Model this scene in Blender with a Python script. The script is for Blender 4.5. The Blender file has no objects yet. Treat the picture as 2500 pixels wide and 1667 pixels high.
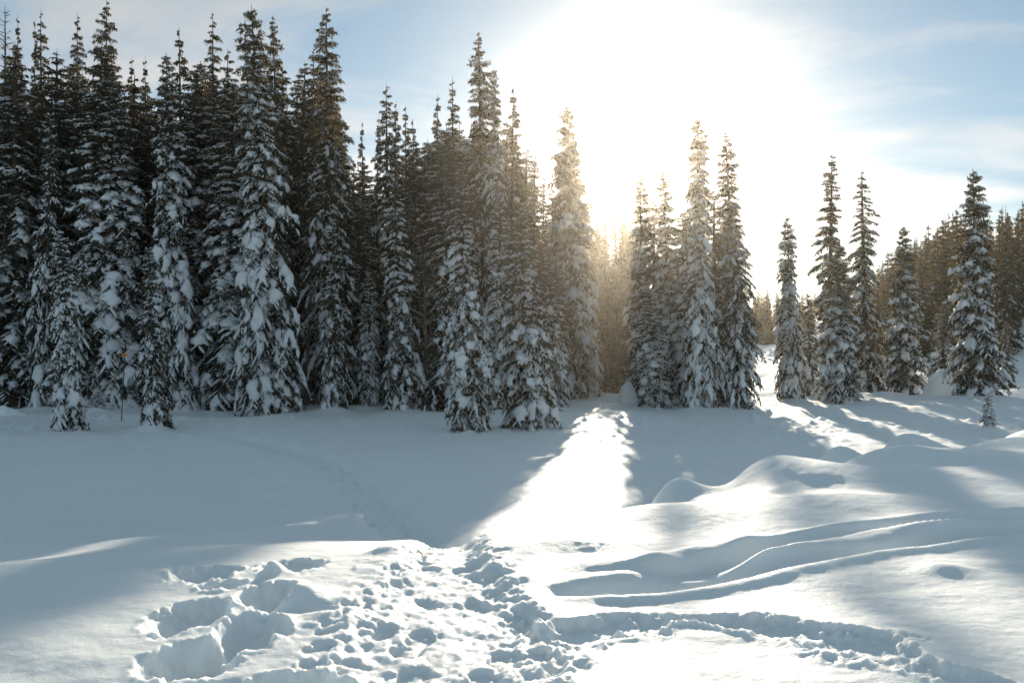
import bpy, math, random
import numpy as np

# ------------------------------------------------------------------ camera, sky, sun, exposure
scene = bpy.context.scene
cam_data = bpy.data.cameras.new("camera")
cam_data.lens = 35.0
cam_data.sensor_width = 36.0
cam_data.clip_start = 0.1
cam_data.clip_end = 3000.0
cam = bpy.data.objects.new("camera", cam_data)
scene.collection.objects.link(cam)
cam.location = (0.0, 0.0, 1.6)
cam.rotation_euler = (math.radians(90.0), 0.0, 0.0)
scene.camera = cam

SUN_ELEV = math.radians(11.6)
SUN_AZ = math.radians(7.08)            # to the right of the view direction (+Y)

world = bpy.data.worlds.new("World")
scene.world = world
world.use_nodes = True
wn = world.node_tree.nodes
wl = world.node_tree.links
for n in list(wn):
    wn.remove(n)
w_out = wn.new("ShaderNodeOutputWorld")
w_bg = wn.new("ShaderNodeBackground")
w_bg.inputs["Strength"].default_value = 0.10
w_sky = wn.new("ShaderNodeTexSky")
w_sky.sky_type = 'NISHITA'
w_sky.sun_disc = False
w_sky.sun_elevation = SUN_ELEV
w_sky.sun_rotation = SUN_AZ
w_sky.altitude = 1600.0
w_sky.air_density = 1.0
w_sky.dust_density = 0.25
w_sky.ozone_density = 2.0
# thin high cloud, laid out on a plane far overhead (direction / height)
w_tc = wn.new("ShaderNodeTexCoord")
w_sep = wn.new("ShaderNodeSeparateXYZ")
wl.new(w_tc.outputs["Generated"], w_sep.inputs[0])
w_zc = wn.new("ShaderNodeMath"); w_zc.operation = 'MAXIMUM'
wl.new(w_sep.outputs["Z"], w_zc.inputs[0]); w_zc.inputs[1].default_value = 0.0
w_za = wn.new("ShaderNodeMath"); w_za.operation = 'ADD'
wl.new(w_zc.outputs[0], w_za.inputs[0]); w_za.inputs[1].default_value = 0.12
w_dx = wn.new("ShaderNodeMath"); w_dx.operation = 'DIVIDE'
wl.new(w_sep.outputs["X"], w_dx.inputs[0]); wl.new(w_za.outputs[0], w_dx.inputs[1])
w_dy = wn.new("ShaderNodeMath"); w_dy.operation = 'DIVIDE'
wl.new(w_sep.outputs["Y"], w_dy.inputs[0]); wl.new(w_za.outputs[0], w_dy.inputs[1])
w_comb = wn.new("ShaderNodeCombineXYZ")
wl.new(w_dx.outputs[0], w_comb.inputs[0]); wl.new(w_dy.outputs[0], w_comb.inputs[1])
w_map = wn.new("ShaderNodeMapping")
w_map.inputs["Location"].default_value = (7.13, 9.82, 0.0)
w_map.inputs["Rotation"].default_value = (0, 0, math.radians(-24))
w_map.inputs["Scale"].default_value = (0.55, 1.0, 1.0)
wl.new(w_comb.outputs[0], w_map.inputs["Vector"])
w_noise = wn.new("ShaderNodeTexNoise")
w_noise.inputs["Scale"].default_value = 1.25
w_noise.inputs["Detail"].default_value = 7.0
w_noise.inputs["Roughness"].default_value = 0.55
w_noise.inputs["Distortion"].default_value = 0.5
wl.new(w_map.outputs[0], w_noise.inputs["Vector"])
w_ramp = wn.new("ShaderNodeMapRange")
w_ramp.interpolation_type = 'SMOOTHSTEP'
w_ramp.inputs["From Min"].default_value = 0.44
w_ramp.inputs["From Max"].default_value = 0.68
w_ramp.inputs["To Min"].default_value = 0.0
w_ramp.inputs["To Max"].default_value = 0.85
wl.new(w_noise.outputs["Fac"], w_ramp.inputs["Value"])
# an even blue-green veil added over the whole sky to balance its light ...
w_veil = wn.new("ShaderNodeMixRGB")
w_veil.inputs[0].default_value = 0.50
wl.new(w_sky.outputs[0], w_veil.inputs[1])
w_veil.inputs[2].default_value = (1.35, 2.18, 2.36, 1)
# ... and whiter wisps drawn across it
w_bw = wn.new("ShaderNodeRGBToBW")
wl.new(w_veil.outputs[0], w_bw.inputs[0])
w_cl = wn.new("ShaderNodeMixRGB"); w_cl.blend_type = 'MULTIPLY'; w_cl.inputs[0].default_value = 1.0
wl.new(w_bw.outputs[0], w_cl.inputs[1]); w_cl.inputs[2].default_value = (1.62, 1.62, 1.60, 1)
w_mix = wn.new("ShaderNodeMixRGB")
wl.new(w_ramp.outputs[0], w_mix.inputs[0])
wl.new(w_veil.outputs[0], w_mix.inputs[1]); wl.new(w_cl.outputs[0], w_mix.inputs[2])
wl.new(w_mix.outputs[0], w_bg.inputs["Color"])
wl.new(w_bg.outputs[0], w_out.inputs["Surface"])

sun_data = bpy.data.lights.new("sun", 'SUN')
sun_data.energy = 5.0
sun_data.angle = math.radians(0.53)
sun_data.color = (1.0, 0.88, 0.71)
sun = bpy.data.objects.new("sun", sun_data)
scene.collection.objects.link(sun)
sun.location = (20, 160, 40)
sun.rotation_euler = (math.radians(90) - SUN_ELEV, 0.0, math.pi - SUN_AZ)

scene.view_settings.view_transform = 'Standard'
scene.view_settings.look = 'None'
scene.view_settings.gamma = 1.0
scene.view_settings.exposure = 0.66
scene.view_settings.use_curve_mapping = False
scene.render.engine = 'CYCLES'
scene.cycles.use_denoising = True
scene.cycles.max_bounces = 8
scene.cycles.diffuse_bounces = 5
scene.cycles.transmission_bounces = 4
scene.cycles.volume_bounces = 1
scene.cycles.sample_clamp_indirect = 6.0

COL = scene.collection

# ------------------------------------------------------------------ materials
def new_mat(name):
    m = bpy.data.materials.new(name)
    m.use_nodes = True
    nt = m.node_tree
    for n in list(nt.nodes):
        nt.nodes.remove(n)
    out = nt.nodes.new("ShaderNodeOutputMaterial")
    return m, nt, out

def noise_node(nt, scale, detail=4.0, rough=0.55, coord="Object"):
    tc = nt.nodes.new("ShaderNodeTexCoord")
    n = nt.nodes.new("ShaderNodeTexNoise")
    n.inputs["Scale"].default_value = scale
    n.inputs["Detail"].default_value = detail
    n.inputs["Roughness"].default_value = rough
    nt.links.new(tc.outputs[coord], n.inputs["Vector"])
    return n

def ramp_node(nt, src, stops):
    r = nt.nodes.new("ShaderNodeValToRGB")
    while len(r.color_ramp.elements) < len(stops):
        r.color_ramp.elements.new(0.5)
    for e, (p, c) in zip(r.color_ramp.elements, stops):
        e.position = p
        e.color = (c[0], c[1], c[2], 1)
    nt.links.new(src, r.inputs["Fac"])
    return r

def mat_snow_ground():
    m, nt, out = new_mat("snow_ground")
    p = nt.nodes.new("ShaderNodeBsdfPrincipled")
    n1 = noise_node(nt, 0.35, 5)
    r = ramp_node(nt, n1.outputs["Fac"], [(0.3, (0.84, 0.875, 0.885)), (0.7, (0.875, 0.90, 0.905))])
    nt.links.new(r.outputs[0], p.inputs["Base Color"])
    p.inputs["Roughness"].default_value = 0.62
    p.inputs["IOR"].default_value = 1.31
    p.inputs["Subsurface Weight"].default_value = 0.8
    p.inputs["Subsurface Scale"].default_value = 0.05
    p.inputs["Subsurface Radius"].default_value = (1.0, 1.05, 1.15)
    n2 = noise_node(nt, 9.0, 6, 0.65)
    n3 = noise_node(nt, 70.0, 3, 0.7)
    b1 = nt.nodes.new("ShaderNodeBump"); b1.inputs["Strength"].default_value = 0.35; b1.inputs["Distance"].default_value = 0.03
    b2 = nt.nodes.new("ShaderNodeBump"); b2.inputs["Strength"].default_value = 0.4; b2.inputs["Distance"].default_value = 0.006
    nt.links.new(n2.outputs["Fac"], b1.inputs["Height"])
    nt.links.new(n3.outputs["Fac"], b2.inputs["Height"])
    nt.links.new(b1.outputs[0], b2.inputs["Normal"])
    nt.links.new(b2.outputs[0], p.inputs["Normal"])
    nt.links.new(p.outputs[0], out.inputs["Surface"])
    return m

def mat_snow_tree():
    m, nt, out = new_mat("snow_on_branches")
    d = nt.nodes.new("ShaderNodeBsdfPrincipled")
    d.inputs["Base Color"].default_value = (0.89, 0.90, 0.915, 1)
    d.inputs["Roughness"].default_value = 0.75
    d.inputs["IOR"].default_value = 1.31
    n2 = noise_node(nt, 7.0, 5, 0.65)
    b1 = nt.nodes.new("ShaderNodeBump"); b1.inputs["Strength"].default_value = 0.6; b1.inputs["Distance"].default_value = 0.08
    nt.links.new(n2.outputs["Fac"], b1.inputs["Height"])
    nt.links.new(b1.outputs[0], d.inputs["Normal"])
    t = nt.nodes.new("ShaderNodeBsdfTranslucent")
    t.inputs["Color"].default_value = (0.86, 0.84, 0.80, 1)
    mx = nt.nodes.new("ShaderNodeMixShader"); mx.inputs[0].default_value = 0.12
    nt.links.new(d.outputs[0], mx.inputs[1]); nt.links.new(t.outputs[0], mx.inputs[2])
    nt.links.new(mx.outputs[0], out.inputs["Surface"])
    return m

def mat_needles(name, c1, c2, trans, tfac):
    m, nt, out = new_mat(name)
    d = nt.nodes.new("ShaderNodeBsdfPrincipled")
    n = noise_node(nt, 2.3, 3)
    r = ramp_node(nt, n.outputs["Fac"], [(0.3, c1), (0.7, c2)])
    nt.links.new(r.outputs[0], d.inputs["Base Color"])
    d.inputs["Roughness"].default_value = 0.55
    t = nt.nodes.new("ShaderNodeBsdfTranslucent")
    t.inputs["Color"].default_value = (*trans, 1)
    mx = nt.nodes.new("ShaderNodeMixShader"); mx.inputs[0].default_value = tfac
    nt.links.new(d.outputs[0], mx.inputs[1]); nt.links.new(t.outputs[0], mx.inputs[2])
    nt.links.new(mx.outputs[0], out.inputs["Surface"])
    return m

def mat_plain(name, c1, c2, rough=0.8, scale=6.0, bump=0.4):
    m, nt, out = new_mat(name)
    d = nt.nodes.new("ShaderNodeBsdfPrincipled")
    n = noise_node(nt, scale, 5)
    r = ramp_node(nt, n.outputs["Fac"], [(0.3, c1), (0.7, c2)])
    nt.links.new(r.outputs[0], d.inputs["Base Color"])
    d.inputs["Roughness"].default_value = rough
    b = nt.nodes.new("ShaderNodeBump"); b.inputs["Strength"].default_value = bump; b.inputs["Distance"].default_value = 0.02
    nt.links.new(n.outputs["Fac"], b.inputs["Height"])
    nt.links.new(b.outputs[0], d.inputs["Normal"])
    nt.links.new(d.outputs[0], out.inputs["Surface"])
    return m

M_GROUND = mat_snow_ground()
M_SNOW = mat_snow_tree()
M_NEEDLE = mat_needles("spruce_needles", (0.016, 0.021, 0.011), (0.036, 0.040, 0.018), (0.30, 0.205, 0.06), 0.17)
M_BARK = mat_plain("spruce_bark", (0.055, 0.040, 0.028), (0.115, 0.085, 0.06), 0.9, 9.0)
M_DEAD = mat_plain("dead_wood", (0.075, 0.06, 0.045), (0.14, 0.115, 0.09), 0.9, 9.0)
M_ORANGE = mat_plain("orange_marker_paint", (0.75, 0.20, 0.03), (0.85, 0.26, 0.04), 0.5, 5.0, 0.05)
M_BLACK = mat_plain("dark_pole_paint", (0.02, 0.02, 0.02), (0.035, 0.033, 0.03), 0.6, 12.0, 0.1)
M_STRAW = mat_plain("dry_grass", (0.20, 0.15, 0.08), (0.32, 0.25, 0.14), 0.8, 20.0, 0.1)

# ------------------------------------------------------------------ helpers
def mesh_from(name, verts, faces_list, mats, smooth=None):
    """verts (N,3); faces_list: list of (faces (M,k), material index, smooth)"""
    me = bpy.data.meshes.new(name)
    verts = np.asarray(verts, dtype=np.float32)
    nv = len(verts)
    loops, starts, totals, mi, sm = [], [], [], [], []
    off = 0
    for f, m, s in faces_list:
        f = np.asarray(f, dtype=np.int32)
        if len(f) == 0:
            continue
        k = f.shape[1]
        loops.append(f.ravel())
        starts.append(off + np.arange(len(f), dtype=np.int32) * k)
        totals.append(np.full(len(f), k, dtype=np.int32))
        mi.append(np.full(len(f), m, dtype=np.int32))
        sm.append(np.full(len(f), s, dtype=bool))
        off += len(f) * k
    loops = np.concatenate(loops); starts = np.concatenate(starts); totals = np.concatenate(totals)
    mi = np.concatenate(mi); sm = np.concatenate(sm)
    me.vertices.add(nv); me.vertices.foreach_set("co", verts.ravel())
    me.loops.add(len(loops)); me.loops.foreach_set("vertex_index", loops)
    me.polygons.add(len(starts))
    me.polygons.foreach_set("loop_start", starts)
    me.polygons.foreach_set("loop_total", totals)
    for m in mats:
        me.materials.append(m)
    me.polygons.foreach_set("material_index", mi)
    me.polygons.foreach_set("use_smooth", sm)
    me.update(calc_edges=True)
    return me

def link_obj(name, data, parent=None):
    o = bpy.data.objects.new(name, data)
    COL.objects.link(o)
    if parent is not None:
        o.parent = parent
    return o

def tag(o, label=None, category=None, group=None, kind=None):
    if label: o["label"] = label
    if category: o["category"] = category
    if group: o["group"] = group
    if kind: o["kind"] = kind
    return o

def _hash(ix, iy, seed):
    h = (ix.astype(np.int64) * 374761393 + iy.astype(np.int64) * 668265263 + seed * 974634777) & 0xFFFFFFFF
    h = ((h ^ (h >> 13)) * 1274126177) & 0xFFFFFFFF
    h = h ^ (h >> 16)
    return (h & 0xFFFFFF).astype(np.float64) / float(0xFFFFFF)

def vnoise(x, y, seed=0):
    ix = np.floor(x); iy = np.floor(y)
    fx = x - ix; fy = y - iy
    u = fx * fx * fx * (fx * (fx * 6 - 15) + 10); v = fy * fy * fy * (fy * (fy * 6 - 15) + 10)
    ix = ix.astype(np.int64); iy = iy.astype(np.int64)
    a = _hash(ix, iy, seed); b = _hash(ix + 1, iy, seed)
    c = _hash(ix, iy + 1, seed); d = _hash(ix + 1, iy + 1, seed)
    return (a * (1 - u) + b * u) * (1 - v) + (c * (1 - u) + d * u) * v - 0.5

def fbm(x, y, octaves, seed=0, gain=0.5):
    s = 0.0; amp = 1.0; f = 1.0
    for o in range(octaves):
        # rotate every octave so that no grid direction shows
        a = 0.7 + 1.3 * o
        xr = x * math.cos(a) - y * math.sin(a); yr = x * math.sin(a) + y * math.cos(a)
        s = s + amp * vnoise(xr * f + 17.3 * o, yr * f - 9.1 * o, seed + 31 * o)
        amp *= gain; f *= 2.03
    return s

def cells(x, y, seed=0):
    """distance to the nearest jittered cell point and that cell's random value"""
    ix = np.floor(x).astype(np.int64); iy = np.floor(y).astype(np.int64)
    best = np.full(x.shape, 9.0); val = np.zeros(x.shape)
    for dx in (-1, 0, 1):
        for dy in (-1, 0, 1):
            cx = ix + dx; cy = iy + dy
            px = cx + 0.5 + 0.8 * (_hash(cx, cy, seed) - 0.5); py = cy + 0.5 + 0.8 * (_hash(cx, cy, seed + 7) - 0.5)
            d = np.hypot(px - x, py - y)
            m = d < best
            best = np.where(m, d, best); val = np.where(m, _hash(cx, cy, seed + 13), val)
    return best, val

def sstep(a, b, x):
    t = np.clip((x - a) / (b - a), 0, 1)
    return t * t * (3 - 2 * t)

def poly_dist(X, Y, pts):
    """signed distance (left positive) to a polyline and the arc length along it"""
    best = np.full(X.shape, 1e9); sd = np.zeros(X.shape); al = np.zeros(X.shape)
    acc = 0.0
    for (x0, y0), (x1, y1) in zip(pts[:-1], pts[1:]):
        dx, dy = x1 - x0, y1 - y0
        L = math.hypot(dx, dy)
        t = np.clip(((X - x0) * dx + (Y - y0) * dy) / (L * L), 0, 1)
        ex = X - (x0 + t * dx); ey = Y - (y0 + t * dy)
        d = np.hypot(ex, ey)
        m = d < best
        best = np.where(m, d, best)
        sd = np.where(m, np.sign(dx * ey - dy * ex) * d, sd)
        al = np.where(m, acc + t * L, al)
        acc += L
    return sd, al

def smooth_poly(pts, n=8):
    """Catmull-Rom through the points"""
    P = [pts[0]] + list(pts) + [pts[-1]]
    out = []
    for i in range(1, len(P) - 2):
        p0, p1, p2, p3 = [np.array(p, float) for p in P[i - 1:i + 3]]
        for k in range(n):
            t = k / n
            out.append(tuple(0.5 * ((2 * p1) + (-p0 + p2) * t + (2 * p0 - 5 * p1 + 4 * p2 - p3) * t * t + (-p0 + 3 * p1 - 3 * p2 + p3) * t ** 3)))
    out.append(tuple(pts[-1]))
    return out

# lie of the land: a snowy bank in front, a flat meadow 1.8 m lower, ground rising beyond and to the right
def ground_base(X, Y):
    c0 = np.where(X > 0, 8.0 + 0.92 * X, 8.0 + 0.95 * X)
    c0 = np.clip(c0, 3.5, 21.0)
    wd = np.where(X > 0, 5.0 + 0.05 * X, np.clip(6.5 - 3.2 * X, 6.5, 17.0))
    z = -1.8 * sstep(0, 1, (Y - c0) / wd)
    rise = np.clip(Y - 62, 0, 190)
    z = z + 0.033 * rise
    z = z + 0.20 * np.clip(X - 40, 0, 60) * sstep(66, 125, Y)
    z = z + 0.05 * np.clip(-X - 25, 0, 100) * sstep(50, 90, Y)
    return z

MOUNDS = [  # x, y, height, rx, ry
    (1.85, 12.0, 0.62, 0.52, 0.75), (3.1, 12.5, 0.52, 0.66, 0.9), (4.85, 15.0, 0.85, 0.58, 0.8),
    (6.75, 17.5, 1.10, 0.78, 0.9), (9.8, 20.0, 0.60, 1.2, 1.0), (8.2, 18.6, 0.35, 0.5, 0.6), (11.9, 20.6, 0.6, 1.1, 1.0), (4.9, 12.9, 0.16, 0.8, 0.5),
    (1.55, 9.2, 0.09, 0.75, 0.60), (6.2, 12.9, 0.16, 1.7, 1.0), (4.5, 11.4, 0.10, 1.4, 0.7), (8.2, 14.8, 0.2, 1.5, 1.0),
    (3.3, 9.9, 0.09, 0.8, 0.45), (2.0, 7.85, 0.055, 0.24, 0.15), (1.62, 7.50, 0.05, 0.2, 0.13), (1.15, 7.22, 0.045, 0.24, 0.12),
    (0.55, 7.8, 0.07, 0.55, 0.30), (0.75, 7.1, 0.04, 0.4, 0.18), (3.02, 6.95, 0.045, 0.17, 0.16), (3.55, 7.15, 0.025, 0.2, 0.15),
    (-1.28, 6.22, 0.075, 0.13, 0.14), (-1.0, 7.75, 0.045, 0.13, 0.13), (-1.66, 6.86, 0.10, 0.07, 0.12), (-3.4, 6.2, -0.06, 0.6, 0.4), (-3.2, 4.9, -0.08, 0.5, 0.3),
    (-2.6, 6.7, 0.08, 0.4, 0.35), (-5, 11, 0.10, 1.4, 0.9), (-7.5, 14, -0.10, 2.0, 0.9), (-4.2, 8.1, 0.06, 1.5, 0.5),
        (-0.95, 5.75, 0.03, 0.3, 0.18), (-1.2, 5.95, -0.07, 0.2, 0.09),
]
HOLES = [  # x, y, rx, ry, depth
    (-1.62, 7.25, 0.20, 0.30, 0.12), (-2.16, 6.98, 0.22, 0.30, 0.15), (-1.52, 6.25, 0.17, 0.34, 0.25), (-1.86, 5.78, 0.19, 0.32, 0.23),
    (-1.43, 5.48, 0.18, 0.30, 0.26), (-1.62, 5.00, 0.19, 0.26, 0.25), (-0.98, 4.66, 0.22, 0.18, 0.18), (-1.40, 4.40, 0.22, 0.22, 0.22),
    (-1.9, 6.55, 0.14, 0.16, 0.10),
]
PATH = smooth_poly([(-0.36, 3.0), (-0.36, 4.6), (-0.44, 6.2), (-0.52, 7.9), (-0.72, 10.5), (-1.3, 14.5), (-2.3, 18.6), (-3.15, 21.5), (-4.4, 25.5), (-6.2, 30), (-9.6, 35), (-14.0, 39)])
TRENCH = smooth_poly([(0.05, 5.25), (0.20, 5.33), (0.55, 5.6), (0.96, 5.74), (1.40, 5.58), (1.69, 5.33), (1.92, 4.97), (2.2, 4.6), (2.5, 4.1)])
GROOVE_A = smooth_poly([(0.75, 6.75), (1.19, 7.09), (2.14, 7.85), (3.06, 8.49), (4.63, 9.1), (5.9, 9.5), (9.0, 10.2)])
GROOVE_B = smooth_poly([(0.10, 6.55), (0.45, 6.48), (1.11, 6.66), (1.95, 7.18), (3.2, 7.96), (4.4, 8.52), (5.7, 8.95), (9.0, 9.6)])

TREE_HUMPS = [
    (-16.71, 37.25, 0.12, 0.9),
    (-13.74, 38.35, 0.29, 0.74),
    (-16.79, 49.55, 0.16, 1.16),
    (-11.28, 47.15, 0.09, 1.54),
    (-8.71, 48.55, 0.29, 0.85),
    (-7.26, 50.65, 0.25, 0.89),
    (-5.47, 49.55, 0.18, 1.22),
    (-1.56, 36.95, 0.09, 1.14),
    (0.53, 37.75, 0.14, 1.5),
    (3.71, 59.15, 0.24, 1.9),
    (8.43, 63.55, 0.21, 1.31),
    (7.45, 51.05, 0.29, 0.92),
    (8.83, 54.75, 0.12, 1.29),
    (9.52, 49.45, 0.27, 1.23),
    (11.46, 49.55, 0.12, 1.42),
    (16.23, 57.55, 0.25, 1.12),
    (19.38, 64.35, 0.13, 1.01),
    (20.89, 65.45, 0.12, 1.64),
    (18.56, 56.05, 0.14, 1.59),
    (27.63, 58.85, 0.16, 1.75),
    (17.88, 37.05, 0.2, 0.59),
    (-19.73, 47.05, 0.24, 0.68),
    (19.35, 56.05, 0.09, 0.8),
    (-22.05, 56.35, 0.24, 0.93),
    (-23.61, 50.15, 0.19, 0.9),
    (1.48, 40.15, 0.12, 0.64),
    (-27.82, 55.75, 0.2, 1.46),
    (-31.46, 63.75, 0.09, 0.82),
    (-28.23, 59.75, 0.08, 1.61),
    (-25.9, 58.75, 0.27, 1.02),
    (-22.56, 54.75, 0.17, 1.74),
    (-23.4, 63.75, 0.2, 0.9),
    (-19.71, 59.75, 0.29, 1.22),
    (-17.05, 56.75, 0.27, 1.54),
    (-15.02, 52.75, 0.2, 1.1),
    (-12.76, 55.75, 0.2, 1.4),
    (-9.32, 50.75, 0.23, 1.72),
    (-11.12, 55.75, 0.24, 1.45),
    (-6.76, 54.75, 0.13, 1.5),
    (-6.87, 57.75, 0.14, 1.05),
    (-6.24, 59.75, 0.18, 1.12),
    (-5.35, 57.75, 0.16, 0.95),
    (-4.46, 57.75, 0.24, 1.15),
    (-3.52, 59.75, 0.2, 1.13),
    (-1.37, 53.75, 0.13, 1.34),
    (-0.7, 51.75, 0.16, 1.07),
    (-0.1, 55.75, 0.26, 0.94),
    (1.41, 61.75, 0.09, 0.74),
    (2.07, 63.75, 0.23, 0.84),
    (2.1, 49.75, 0.18, 0.94),
    (-0.44, 47.75, 0.12, 1.17),
    (2.62, 59.75, 0.15, 1.14),
]

def ground_z(X, Y):
    z = ground_base(X, Y)
    far = sstep(38, 60, Y)
    # broad undulation
    z = z + 0.10 * fbm(X * 0.11, Y * 0.16, 3, 3) * sstep(10, 25, Y)
    z = z + (0.05 + 0.45 * far) * fbm(X * 0.30, Y * 0.30, 3, 5) * sstep(8, 40, Y)
    z = z + 1.1 * sstep(75, 130, Y) * fbm(X * 0.09, Y * 0.09, 3, 8)
    for (hx, hy, hh, hr) in TREE_HUMPS:
        m = (np.abs(X - hx) < 3 * hr) & (np.abs(Y - hy) < 3 * hr)
        if m.any():
            z[m] += hh * np.exp(-(((X[m] - hx) / hr) ** 2 + ((Y[m] - hy) / hr) ** 2))
    near = Y < 45
    if np.any(near):
        x = X[near]; y = Y[near]
        d = np.zeros_like(x)
        wx = x + 0.18 * fbm(x * 1.1, y * 1.1, 2, 21); wy = y + 0.18 * fbm(x * 1.1, y * 1.1, 2, 22)
        for (mx, my, h, rx, ry) in MOUNDS:
            k = 1.0 if rx > 0.3 else 0.3
            ux = x + (wx - x) * k; uy = y + (wy - y) * k
            q = ((ux - mx) / rx) ** 2 + ((uy - my) / ry) ** 2
            d += h * np.exp(-q)
        # gentle wind-worked relief on the bank
        bank = sstep(18, 9, y)
        d += bank * 0.035 * fbm(x * 0.7, y * 0.8, 2, 41) + (1.0 - 0.4 * bank) * 0.014 * fbm(x * 2.6, y * 3.6, 4, 42, 0.6)
        rough = fbm(x * 5.5, y * 5.5, 4, 51, 0.6)
        fine = fbm(x * 15.0, y * 15.0, 3, 52, 0.6)
        # boot holes on the left
        for i, (hx, hy, rx, ry, dep) in enumerate(HOLES):
            m = (np.abs(x - hx) < 0.9) & (np.abs(y - hy) < 1.0)
            if not m.any():
                continue
            q = np.sqrt(((x[m] - hx) / rx) ** 2 + ((y[m] - hy) / ry) ** 2) + 0.30 * rough[m] + 0.08 * fine[m]
            d[m] -= 0.62 * dep * sstep(1.28, 0.55, q) * (1 + 0.15 * fine[m])
            rim = np.exp(-((q - 1.22) / 0.22) ** 2)
            d[m] += rim * (0.010 + 0.022 * rough[m] + 0.02 * fine[m])
        # clods dropped from the boughs and little pits along the forest edge
        zone = sstep(27, 41, y)
        c5, v5 = cells(x * 1.1 + 0.3, y * 0.9, 81)
        c6, v6 = cells(x * 2.1, y * 1.6 + 0.7, 83)
        d += zone * (0.16 * (v5 > 0.72) * np.exp(-(c5 / 0.20) ** 2) + 0.07 * (v6 > 0.6) * np.exp(-(c6 / 0.25) ** 2) - 0.06 * (v6 < 0.15) * np.exp(-(c6 / 0.3) ** 2))
        d += sstep(12, 26, y) * 0.05 * fbm(x * 0.55, y * 1.1, 3, 85)
        # the trampled path
        sd, al = poly_dist(x, y, PATH)
        ad = np.abs(sd)
        hw = 0.52 - 0.26 * sstep(1.8, 5.0, al) + 0.22 * sstep(8, 14, al)
        dep = 0.05 + 0.06 * sstep(4.0, 5.2, al) + 0.02 * sstep(8, 14, al)
        edge = ad / hw + 0.26 * rough + 0.08 * fine
        inside = sstep(1.40, 0.50, edge)
        d -= dep * inside
        fade = 1 + 0.9 * sstep(8, 14, al)
        c1, v1 = cells(x * 5.0, y * 3.6, 61)
        c2, v2 = cells(x * 10.5 + 3.3, y * 8.0, 63)
        c3, v3 = cells(x * 4.2 + 1.7, y * 2.6, 67)
        prints = -0.030 * sstep(0.46, 0.26, c3 + 0.25 * rough) * (v3 > 0.35)
        churn = prints + 0.015 * (0.5 - c1) * (v1 + 0.4) + 0.018 * (0.5 - c2) * v2 + 0.010 * rough + 0.010 * fine
        d += inside * fade * churn
        # churned snow spilling over its left side, lumps along its right edge
        spill = sstep(1.15, 0.15, (sd - hw) / (0.30 + 0.25 * rough)) * sstep(-0.1, 0.05, sd - hw) * sstep(6.6, 3.6, al)
        d += spill * (churn * 0.9 + 0.012)
        ridge = np.exp(-((sd + hw * 1.15) / 0.11) ** 2) * sstep(6.0, 3.6, al)
        d += ridge * (0.010 + 0.022 * rough + 0.018 * fine)
        spill_r = sstep(0.34, 0.03, -sd - hw) * sstep(-0.05, 0.05, -sd - hw) * sstep(6.0, 4.0, al)
        d += spill_r * churn * 0.9
        # the broken trench in the lower right
        sd, al = poly_dist(x, y, TRENCH)
        e = np.abs(sd) / (0.17 + 0.06 * np.sin(al * 4.0) + 0.03 * np.sin(al * 9.7)) + 0.70 * rough + 0.16 * fine
        ins = sstep(1.5, 0.35, e) * sstep(0.0, 0.35, al)
        d -= 0.050 * ins * (1 + 0.9 * rough)
        d += ins * (0.045 * rough + 0.016 * fine)
        rim = np.exp(-((e - 1.3) / 0.30) ** 2) * sstep(0.0, 0.35, al)
        d += rim * (0.014 + 0.032 * rough + 0.012 * fine)
        # two snowed-in ski tracks on the right
        for pts, w, dp in ((GROOVE_A, 0.13, 0.12), (GROOVE_B, 0.15, 0.15)):
            sd, al = poly_dist(x, y, pts)
            ww = w * (1.0 + 0.25 * np.sin(al * 1.7) + 0.12 * al / 3)
            d -= dp * sstep(1.25, 0.25, np.abs(sd + 0.05 * np.sin(al * 2.3)) / ww) * sstep(0, 0.6, al)
            d += 0.035 * np.exp(-((np.abs(sd) - ww * 1.5) / 0.09) ** 2) * sstep(0, 0.6, al)
        # a faint second line of prints in the meadow
        sd, al = poly_dist(x, y, [(-4.7, 19.5), (-5.6, 24.0), (-7.2, 29.0)])
        c4, v4 = cells(sd * 1.6, al * 1.35, 71)
        d -= 0.09 * sstep(0.5, 0.2, c4) * sstep(0.55, 0.3, np.abs(sd)) * (v4 > 0.4)
        z = z.copy()
        z[near] += d
    return z

def build_ground():
    half = math.radians(33.0)
    a_f = np.linspace(-half, half, 760)
    a_c = np.linspace(half, 2 * math.pi - half, 96)[1:-1]
    ang = np.concatenate([a_f, a_c])
    r = [0.25, 0.6, 1.1, 1.7, 2.3, 2.8, 3.2]
    def grow(to, f):
        while r[-1] < to:
            r.append(r[-1] * f)
    grow(3.9, 1.012); grow(8.5, 1.0042); grow(24, 1.0062); grow(54, 1.0075); grow(110, 1.014); grow(440, 1.06)
    r = np.array(r)
    R, A = np.meshgrid(r, ang, indexing='ij')
    X = R * np.sin(A); Y = R * np.cos(A)
    Z = ground_z(X.ravel(), Y.ravel()).reshape(X.shape)
    nr, na = X.shape
    V = np.stack([X, Y, Z], -1).reshape(-1, 3)
    idx = np.arange(nr * na).reshape(nr, na)
    nxt = np.roll(idx, -1, axis=1)
    F = np.stack([idx[:-1], nxt[:-1], nxt[1:], idx[1:]], -1).reshape(-1, 4)
    c = np.array([[0, 0, float(ground_z(np.array([0.0]), np.array([0.0]))[0])]])
    V = np.concatenate([V, c])
    T = np.stack([np.roll(idx[0], -1), idx[0], np.full(na, nr * na)], -1)
    me = mesh_from("snow_ground", V, [(F, 0, True), (T, 0, True)], [M_GROUND])
    o = link_obj("snow_ground", me)
    tag(o, "snow covered meadow and bank with trampled path and tracks", None, None, "structure")
    return o

build_ground()

# ------------------------------------------------------------------ conifers
def unit(v):
    return v / np.maximum(np.linalg.norm(v, axis=-1, keepdims=True), 1e-9)

ZUP = np.array([0.0, 0.0, 1.0])

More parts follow.
